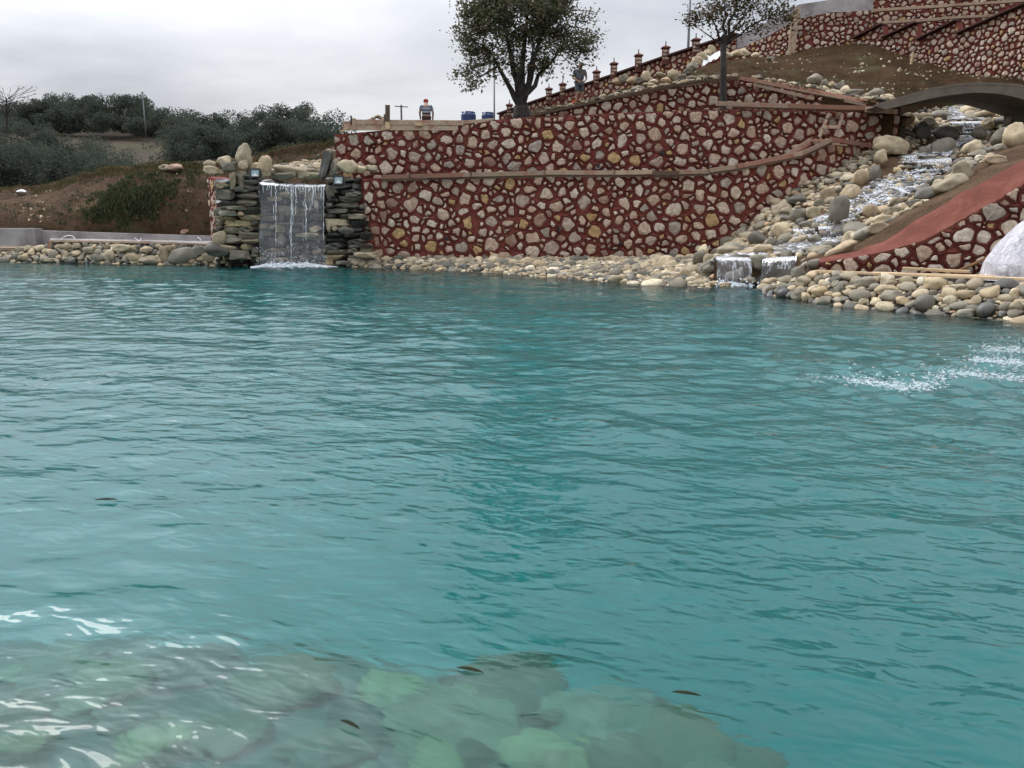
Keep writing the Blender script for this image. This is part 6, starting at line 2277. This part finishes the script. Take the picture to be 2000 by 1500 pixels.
def person(label, base, face, pose, shirt, trouser, hat=None, shoe=(0.05, 0.04, 0.035), shorts=False, group=None):
    """base: between the feet; face: heading angle (0 looks along +Y, away from the viewer)"""
    root = thing('person', label, 'person', base)
    Rz = Matrix.Rotation(-face, 3, 'Z')

    def T(x, y, z):
        return Vector(base) + Rz @ Vector((x, y, z))
    J = pose
    V = [(T(*J['hip']), (0.15, 0.11)), (T(*J['waist']), (0.14, 0.10)), (T(*J['chest']), (0.17, 0.115)), (T(*J['neck']), 0.06), (T(*J['head0']), 0.085), (T(*J['head1']), 0.088), (T(*J['crown']), 0.055)]
    Ed = [(0, 1), (1, 2), (2, 3), (3, 4), (4, 5), (5, 6)]
    for sd_ in ('L', 'R'):
        b = len(V)
        V += [(T(*J['sh' + sd_]), 0.065), (T(*J['el' + sd_]), 0.045), (T(*J['wr' + sd_]), 0.032), (T(*J['ha' + sd_]), 0.036)]
        Ed += [(2, b), (b, b + 1), (b + 1, b + 2), (b + 2, b + 3)]
        hd = Vector(J['ha' + sd_])
        wd = (hd - Vector(J['wr' + sd_])).normalized()
        sx = 1 if sd_ == 'R' else -1
        c = len(V)
        V += [(T(*J['hj' + sd_]), 0.095), (T(*J['kn' + sd_]), 0.062), (T(*J['an' + sd_]), 0.042), (T(*J['to' + sd_]), 0.042)]
        Ed += [(0, c), (c, c + 1), (c + 1, c + 2), (c + 2, c + 3)]
    skin('body', V, Ed, m_skin, root)
    # fingers
    for sd_ in ('L', 'R'):
        hd, wr = Vector(J['ha' + sd_]), Vector(J['wr' + sd_])
        wd = (hd - wr).normalized()
        side = wd.cross(Vector((1, 0, 0))).normalized()
        fv, fe = [(T(*hd), 0.03)], []
        for k, (o, ln) in enumerate([(-0.03, 0.07), (-0.01, 0.085), (0.01, 0.08), (0.03, 0.06)]):
            p1 = hd + side * o + wd * 0.03
            p2 = p1 + wd * ln * 0.5
            p3 = p2 + wd * ln * 0.4 + Vector((0, 0.02, 0))
            q = MB()
            q.tube([T(*p1), T(*p2), T(*p3)], [0.010, 0.0095, 0.008], 6)
            q.build('finger', m_skin, root, smooth=True)
        p1 = hd + side * 0.035 - wd * 0.01
        q = MB()
        q.tube([T(*p1), T(*(p1 + side * 0.03 + wd * 0.03)), T(*(p1 + side * 0.035 + wd * 0.06))], [0.012, 0.011, 0.009], 6)
        q.build('thumb', m_skin, root, smooth=True)
    # clothes
    V = [(T(*(Vector(J['hip']) * 0.55 + Vector(J['waist']) * 0.45)), (0.20, 0.14)), (T(*J['waist']), (0.20, 0.14)), (T(*J['chest']), (0.215, 0.145)), (T(*(Vector(J['chest']) * 0.25 + Vector(J['neck']) * 0.75)), 0.085)]
    Ed = [(0, 1), (1, 2), (2, 3)]
    for sd_ in ('L', 'R'):
        b = len(V)
        V += [(T(*J['sh' + sd_]), 0.085), (T(*(Vector(J['sh' + sd_]) * 0.35 + Vector(J['el' + sd_]) * 0.65)), 0.072)]
        Ed += [(2, b), (b, b + 1)]
    skin('shirt', V, Ed, shirt, root)
    V = [(T(*J['hip']), (0.17, 0.13))]
    Ed = []
    for sd_ in ('L', 'R'):
        b = len(V)
        an = Vector(J['an' + sd_]) + Vector((0, 0, 0.04))
        if shorts:
            V += [(T(*J['hj' + sd_]), 0.115), (T(*(Vector(J['kn' + sd_]) + Vector((0, 0, 0.03)))), 0.095)]
            Ed += [(0, b), (b, b + 1)]
        else:
            V += [(T(*J['hj' + sd_]), 0.11), (T(*J['kn' + sd_]), 0.08), (T(*an), 0.068)]
            Ed += [(0, b), (b, b + 1), (b + 1, b + 2)]
    skin('trousers', V, Ed, trouser, root)
    ms = mat_plain('shoe', shoe, 0.7, 0, 0.1, 5, 0)
    for sd_ in ('L', 'R'):
        an, to = Vector(J['an' + sd_]), Vector(J['to' + sd_])
        skin('shoe', [(T(*(an + Vector((0, -0.05, -0.02)))), 0.05), (T(*an.lerp(to, 0.5)), 0.05), (T(*to), 0.045)], [(0, 1), (1, 2)], ms, root)
    # hair, face, cap
    h0, h1, cr = Vector(J['head0']), Vector(J['head1']), Vector(J['crown'])
    fw_ = Vector((0, 1, 0))
    if not hat:
      skin('hair', [(T(*(h0 - fw_ * 0.035 + Vector((0, 0, 0.03)))), 0.08), (T(*(h1 - fw_ * 0.02 + Vector((0, 0, 0.02)))), 0.096), (T(*(cr + Vector((0, 0, -0.01)))), 0.07)], [(0, 1), (1, 2)], m_hair, root)
    for sx in (-1, 1):
        q = MB()
        e = h1 + fw_ * 0.085 + Vector((sx * 0.032, 0, -0.02))
        q.add([T(*(e + v * 0.011)) for v in ICO_V], ICO_F)
        q.build('eye', m_black, root, smooth=True)
        q = MB()
        e = h0.lerp(h1, 0.6) + Vector((sx * 0.092, -0.005, 0))
        q.add([T(*(e + Vector((v.x * 0.012, v.y * 0.022, v.z * 0.032)))) for v in ICO_V], ICO_F)
        q.build('ear', m_skin, root, smooth=True)
    q = MB()
    e = h0.lerp(h1, 0.55) + fw_ * 0.098
    q.add([T(*(e + Vector((v.x * 0.014, v.y * 0.022, v.z * 0.026)))) for v in ICO_V], ICO_F)
    q.build('nose', m_skin, root, smooth=True)
    q = MB()
    e = h0 + fw_ * 0.085 + Vector((0, 0, -0.005))
    q.add([T(*(e + Vector((v.x * 0.026, v.y * 0.008, v.z * 0.008)))) for v in ICO_V], ICO_F)
    q.build('mouth', mat_plain('lips', (0.22, 0.09, 0.07), 0.6, 0, 0, 4, 0), root, smooth=True)
    if hat:
        o = skin('cap', [(T(*(h0 - fw_ * 0.025 + Vector((0, 0, -0.005)))), 0.100), (T(*(h1 + Vector((0, 0, 0.03)))), 0.118), (T(*(cr + Vector((0, 0, 0.015)))), 0.085)], [(0, 1), (1, 2)], hat, root)
        q = MB()
        e = h1 + fw_ * 0.13 + Vector((0, 0, 0.03))
        q.add([T(*(e + Vector((v.x * 0.08, v.y * 0.07, v.z * 0.012)))) for v in ICO_V], ICO_F)
        q.build('brim', hat, o, smooth=True)
    return root


def pose_std(bend=0.0, stoop=0.0, step=0.0, armL=(-0.30, 0.02, 1.12), armR=(0.30, 0.02, 1.12), wrL=(-0.30, 0.12, 0.90), wrR=(0.30, 0.12, 0.90)):
    c, s_ = math.cos(bend), math.sin(bend)
    def B(z):
        d = z - 0.95
        return (0, d * s_, 0.95 + d * c)
    n = B(1.48)
    J = dict(hip=(0, 0, 0.95), waist=B(1.10), chest=B(1.32), neck=n)
    hx = (0, n[1] + 0.03 + stoop * 0.10, n[2] + 0.10 - stoop * 0.03)
    J['head0'] = hx
    J['head1'] = (0, hx[1] + 0.02 + stoop * 0.05, hx[2] + 0.09)
    J['crown'] = (0, hx[1] + 0.01 + stoop * 0.06, hx[2] + 0.165)
    shz = B(1.40)
    for sd_, sx, el, wr in (('L', -1, armL, wrL), ('R', 1, armR, wrR)):
        J['sh' + sd_] = (sx * 0.20, shz[1], shz[2])
        J['el' + sd_] = el
        J['wr' + sd_] = wr
        w = Vector(wr) + (Vector(wr) - Vector(el)).normalized() * 0.08
        J['ha' + sd_] = tuple(w)
        J['hj' + sd_] = (sx * 0.10, 0, 0.90)
        J['kn' + sd_] = (sx * 0.12, 0.04 + sx * step * 0.5, 0.50)
        J['an' + sd_] = (sx * 0.13, sx * step, 0.09)
        J['to' + sd_] = (sx * 0.15, 0.14 + sx * step, 0.05)
    return J


p1 = P(833, 232, 37.0)
person('worker in red cap and striped shirt seen from behind above the timber shuttering', (p1.x, 37.0, p1.z - 0.88), math.radians(-8),
       pose_std(0.30, 0.9, 0.08, (-0.27, 0.10, 1.13), (0.28, 0.06, 1.12), (-0.24, 0.26, 0.94), (0.27, 0.20, 0.92)),
       shirt_stripes(), mat_plain('brown_trousers', (0.055, 0.032, 0.026), 0.9, 0, 0.2, 6, 0), mat_plain('red_cap', (0.30, 0.035, 0.035), 0.8, 0, 0.1, 5, 0))
p2 = P(1131, 207, 37.5)
person('worker in grey shirt and grey shorts standing under the oak on the slope', (p2.x, 37.5, p2.z), math.radians(168),
       pose_std(0.10, 1.0, 0.06, (-0.30, 0.05, 1.10), (0.30, 0.05, 1.10), (-0.18, 0.20, 0.98), (0.16, 0.22, 0.98)),
       mat_plain('grey_shirt', (0.13, 0.135, 0.155), 0.9, 0, 0.2, 6, 0), mat_plain('grey_shorts', (0.095, 0.11, 0.125), 0.9, 0, 0.2, 6, 0), None, (0.03, 0.03, 0.03), True)
# orange bucket by the second worker
c = P(1123, 206, 36.6)
bk = thing('bucket', 'small orange bucket at the feet of the worker in grey', 'bucket', c + Vector((0, 0, -0.02)))
q = MB()
q.tube([c + Vector((0, 0, -0.02)), c + Vector((0, 0, 0.02)), c + Vector((0, 0, 0.19))], [0.10, 0.11, 0.14], 16)
m_or = mat_plain('orange_plastic', (0.62, 0.13, 0.05), 0.5, 0, 0.1, 5, 0)
q.build('bucket_body', m_or, bk, smooth=False)
q = MB()
q.tube([c + Vector((0.14 * math.cos(a), 0.0, 0.19 + 0.12 * math.sin(a))) for a in [math.pi * k / 10 for k in range(11)]], [0.006] * 11, 5)
q.build('handle', m_metal, bk, smooth=True)
# ground under both workers
for nm_, b in (('earth_mound', (p1.x, 37.0, p1.z - 0.88)), ('earth_mound', (p2.x, 37.5, p2.z))):
    q = MB()
    g = []
    for j in range(9):
        row = []
        for i in range(25):
            a = 2 * math.pi * i / 24
            r = 3.2 * j / 8
            row.append(Vector((b[0] + r * math.cos(a), b[1] + r * math.sin(a) * (1 if math.sin(a) > 0 else 0.8), b[2] - 0.004 - 1.6 * (j / 8) ** 2.2 + 0.04 * noise.noise(Vector((i, j, 1))) * (j > 1))))
        g.append(row)
    grid_mb(g, q)
    tag(q.build(nm_, m_slope, smooth=True), kind='structure')

# ------------------------------------------------------------------ in the pond: sunken rocks, leaves, fountain splashes
def under(px, py, depth):
    """where a sunken point must lie to be seen at a spot of the surface (refraction)"""
    d = ray(px, py).normalized()
    s_ = G(px, py)
    n_ = Vector((0, 0, 1))
    k = 1 / 1.333
    ci = -d.dot(n_)
    t = d * k + n_ * (k * ci - math.sqrt(1 - k * k * (1 - ci * ci)))
    return s_ + t * (depth / -t.z)


m_pale = mat_pebble('pale_sunken_stone', [(0.0, (0.40, 0.33, 0.20)), (0.5, (0.34, 0.29, 0.18))], 0.9, 0.2)
for (px, py, dp, w, h, m) in [(312, 1462, 0.22, 0.24, 0.12, m_pale), (60, 1470, 0.22, 0.20, 0.11, m_pale), (1065, 1478, 0.26, 0.20, 0.10, m_pale), (850, 1500, 0.24, 0.14, 0.08, m_pale), (760, 1350, 0.40, 0.22, 0.10, m_pale), (1010, 1330, 0.42, 0.30, 0.12, m_sub),
                              (880, 1420, 0.36, 0.36, 0.12, m_sub), (560, 1330, 0.42, 0.34, 0.12, m_sub), (470, 1440, 0.34, 0.22, 0.10, m_sub), (200, 1350, 0.40, 0.30, 0.12, m_sub), (640, 1470, 0.3, 0.22, 0.09, m_sub), (1160, 1400, 0.42, 0.34, 0.14, m_mid),
                              (1330, 1440, 0.42, 0.30, 0.12, m_sub), (1260, 1350, 0.5, 0.20, 0.1, m_mid), (120, 1300, 0.45, 0.28, 0.1, m_mid), (380, 1290, 0.46, 0.26, 0.1, m_mid), (20, 1400, 0.35, 0.22, 0.1, m_sub), (700, 1410, 0.36, 0.2, 0.09, m_mid),
                              (1450, 1480, 0.45, 0.22, 0.1, m_sub), (940, 1480, 0.3, 0.14, 0.07, m_sub), (240, 1420, 0.34, 0.16, 0.08, m_mid), (1200, 1480, 0.38, 0.2, 0.1, m_sub)]:
    c = under(px, py, 0.38)
    c.z = bed_z(c.x, c.y)
    rock(bed, 'boulder', m, c + Vector((0, 0, h * 0.05)), (w * 0.85, w * 0.85 * random.uniform(0.7, 0.95), h * 0.75), (random.uniform(-.15, .15), random.uniform(-.15, .15), random.uniform(0, 3)))
random.seed(91)
for _ in range(30):
    c = under(random.uniform(-150, 1700), random.uniform(1260, 1560), 0.32)
    z = bed_z(c.x, c.y)
    if z < -0.75:
        continue
    r = random.uniform(0.05, 0.13)
    rock(bed, 'boulder', random.choice([m_sub, m_sub, m_mid]), (c.x, c.y, z + r * 0.1), (r, r * 0.85, r * 0.5), (random.uniform(-.2, .2), random.uniform(-.2, .2), random.uniform(0, 3)))
# floating leaves
m_dead = mat_plain('dead_leaf', (0.022, 0.024, 0.012), 0.9, 0, 0.3, 30, 0)
for (px, py, L, a, lab) in [(918, 1315, 0.075, -0.35, 'brown willow-like leaf floating near the bottom centre of the pond'), (208, 980, 0.09, 0.05, 'dark narrow leaf floating in the left of the pond'), (684, 1422, 0.06, -0.6, 'brown leaf floating left of bottom centre'),
                           (1340, 1362, 0.07, -0.25, 'brown narrow leaf floating right of bottom centre')]:
    c = G(px, py) + Vector((0, 0, 0.014))
    L *= 0.7
    q = MB()
    R = Matrix.Rotation(a, 3, 'Z')
    pr = [(-1, 0), (-0.6, 0.16), (0, 0.22), (0.6, 0.15), (1, 0), (0.6, -0.15), (0, -0.22), (-0.6, -0.16)]
    top = [c + R @ Vector((x * L, y * L * 0.8, 0.006 * abs(y) * 4)) for x, y in pr]
    q.add(top + [p - Vector((0, 0, 0.002)) for p in top], [tuple(range(8)), tuple(range(15, 7, -1))] + [(i, i + 8, (i + 1) % 8 + 8, (i + 1) % 8) for i in range(8)])
    tag(q.build('floating_leaf', m_dead), lab, 'leaf')
# splashes of the fountain jets on the right
rr = random.Random(61)
for (pts, n, lab) in [([(1665, 745), (1720, 752), (1775, 760), (1830, 748)], 900, 'nearest white splash line of the fountain jets, right'), ([(1830, 740), (1880, 732), (1940, 738), (1998, 742)], 800, 'middle white splash line of the fountain jets at the right edge'),
                      ([(1905, 706), (1950, 710), (2010, 712)], 650, 'upper white splash line of the fountain jets at the right edge'), ([(1925, 684), (1965, 686), (2010, 686)], 420, 'farthest white splash line of the fountain jets at the right edge'),
                      ([(1560, 745), (1610, 742), (1660, 748)], 60, 'faint scattered drops left of the fountain splashes')]:
    q = MB()
    W3 = [G(x, y) for x, y in pts]
    cv = catmull(W3, [i / 40 for i in range(41)])
    for _ in range(int(n * 1.1)):
        t = rr.random()
        p = cv[int(t * 40)]
        dens = 0.5 + 0.5 * noise.noise(Vector((t * 7, n, 0)))
        if rr.random() > dens + 0.25:
            continue
        c = p + Vector((rr.gauss(0, 0.06), rr.gauss(0, 0.11), abs(rr.gauss(0, 0.02)) + (abs(rr.gauss(0, 0.09)) if rr.random() < 0.15 else 0)))
        r = rr.uniform(0.0025, 0.008)
        st_ = rr.uniform(1, 3.0)
        q.add([c + Vector((v.x * r * st_, v.y * r, v.z * r * 0.8)) for v in ICO_V], ICO_F)
    tag(q.build('fountain_splash', m_spray), lab, 'splash', kind='stuff')
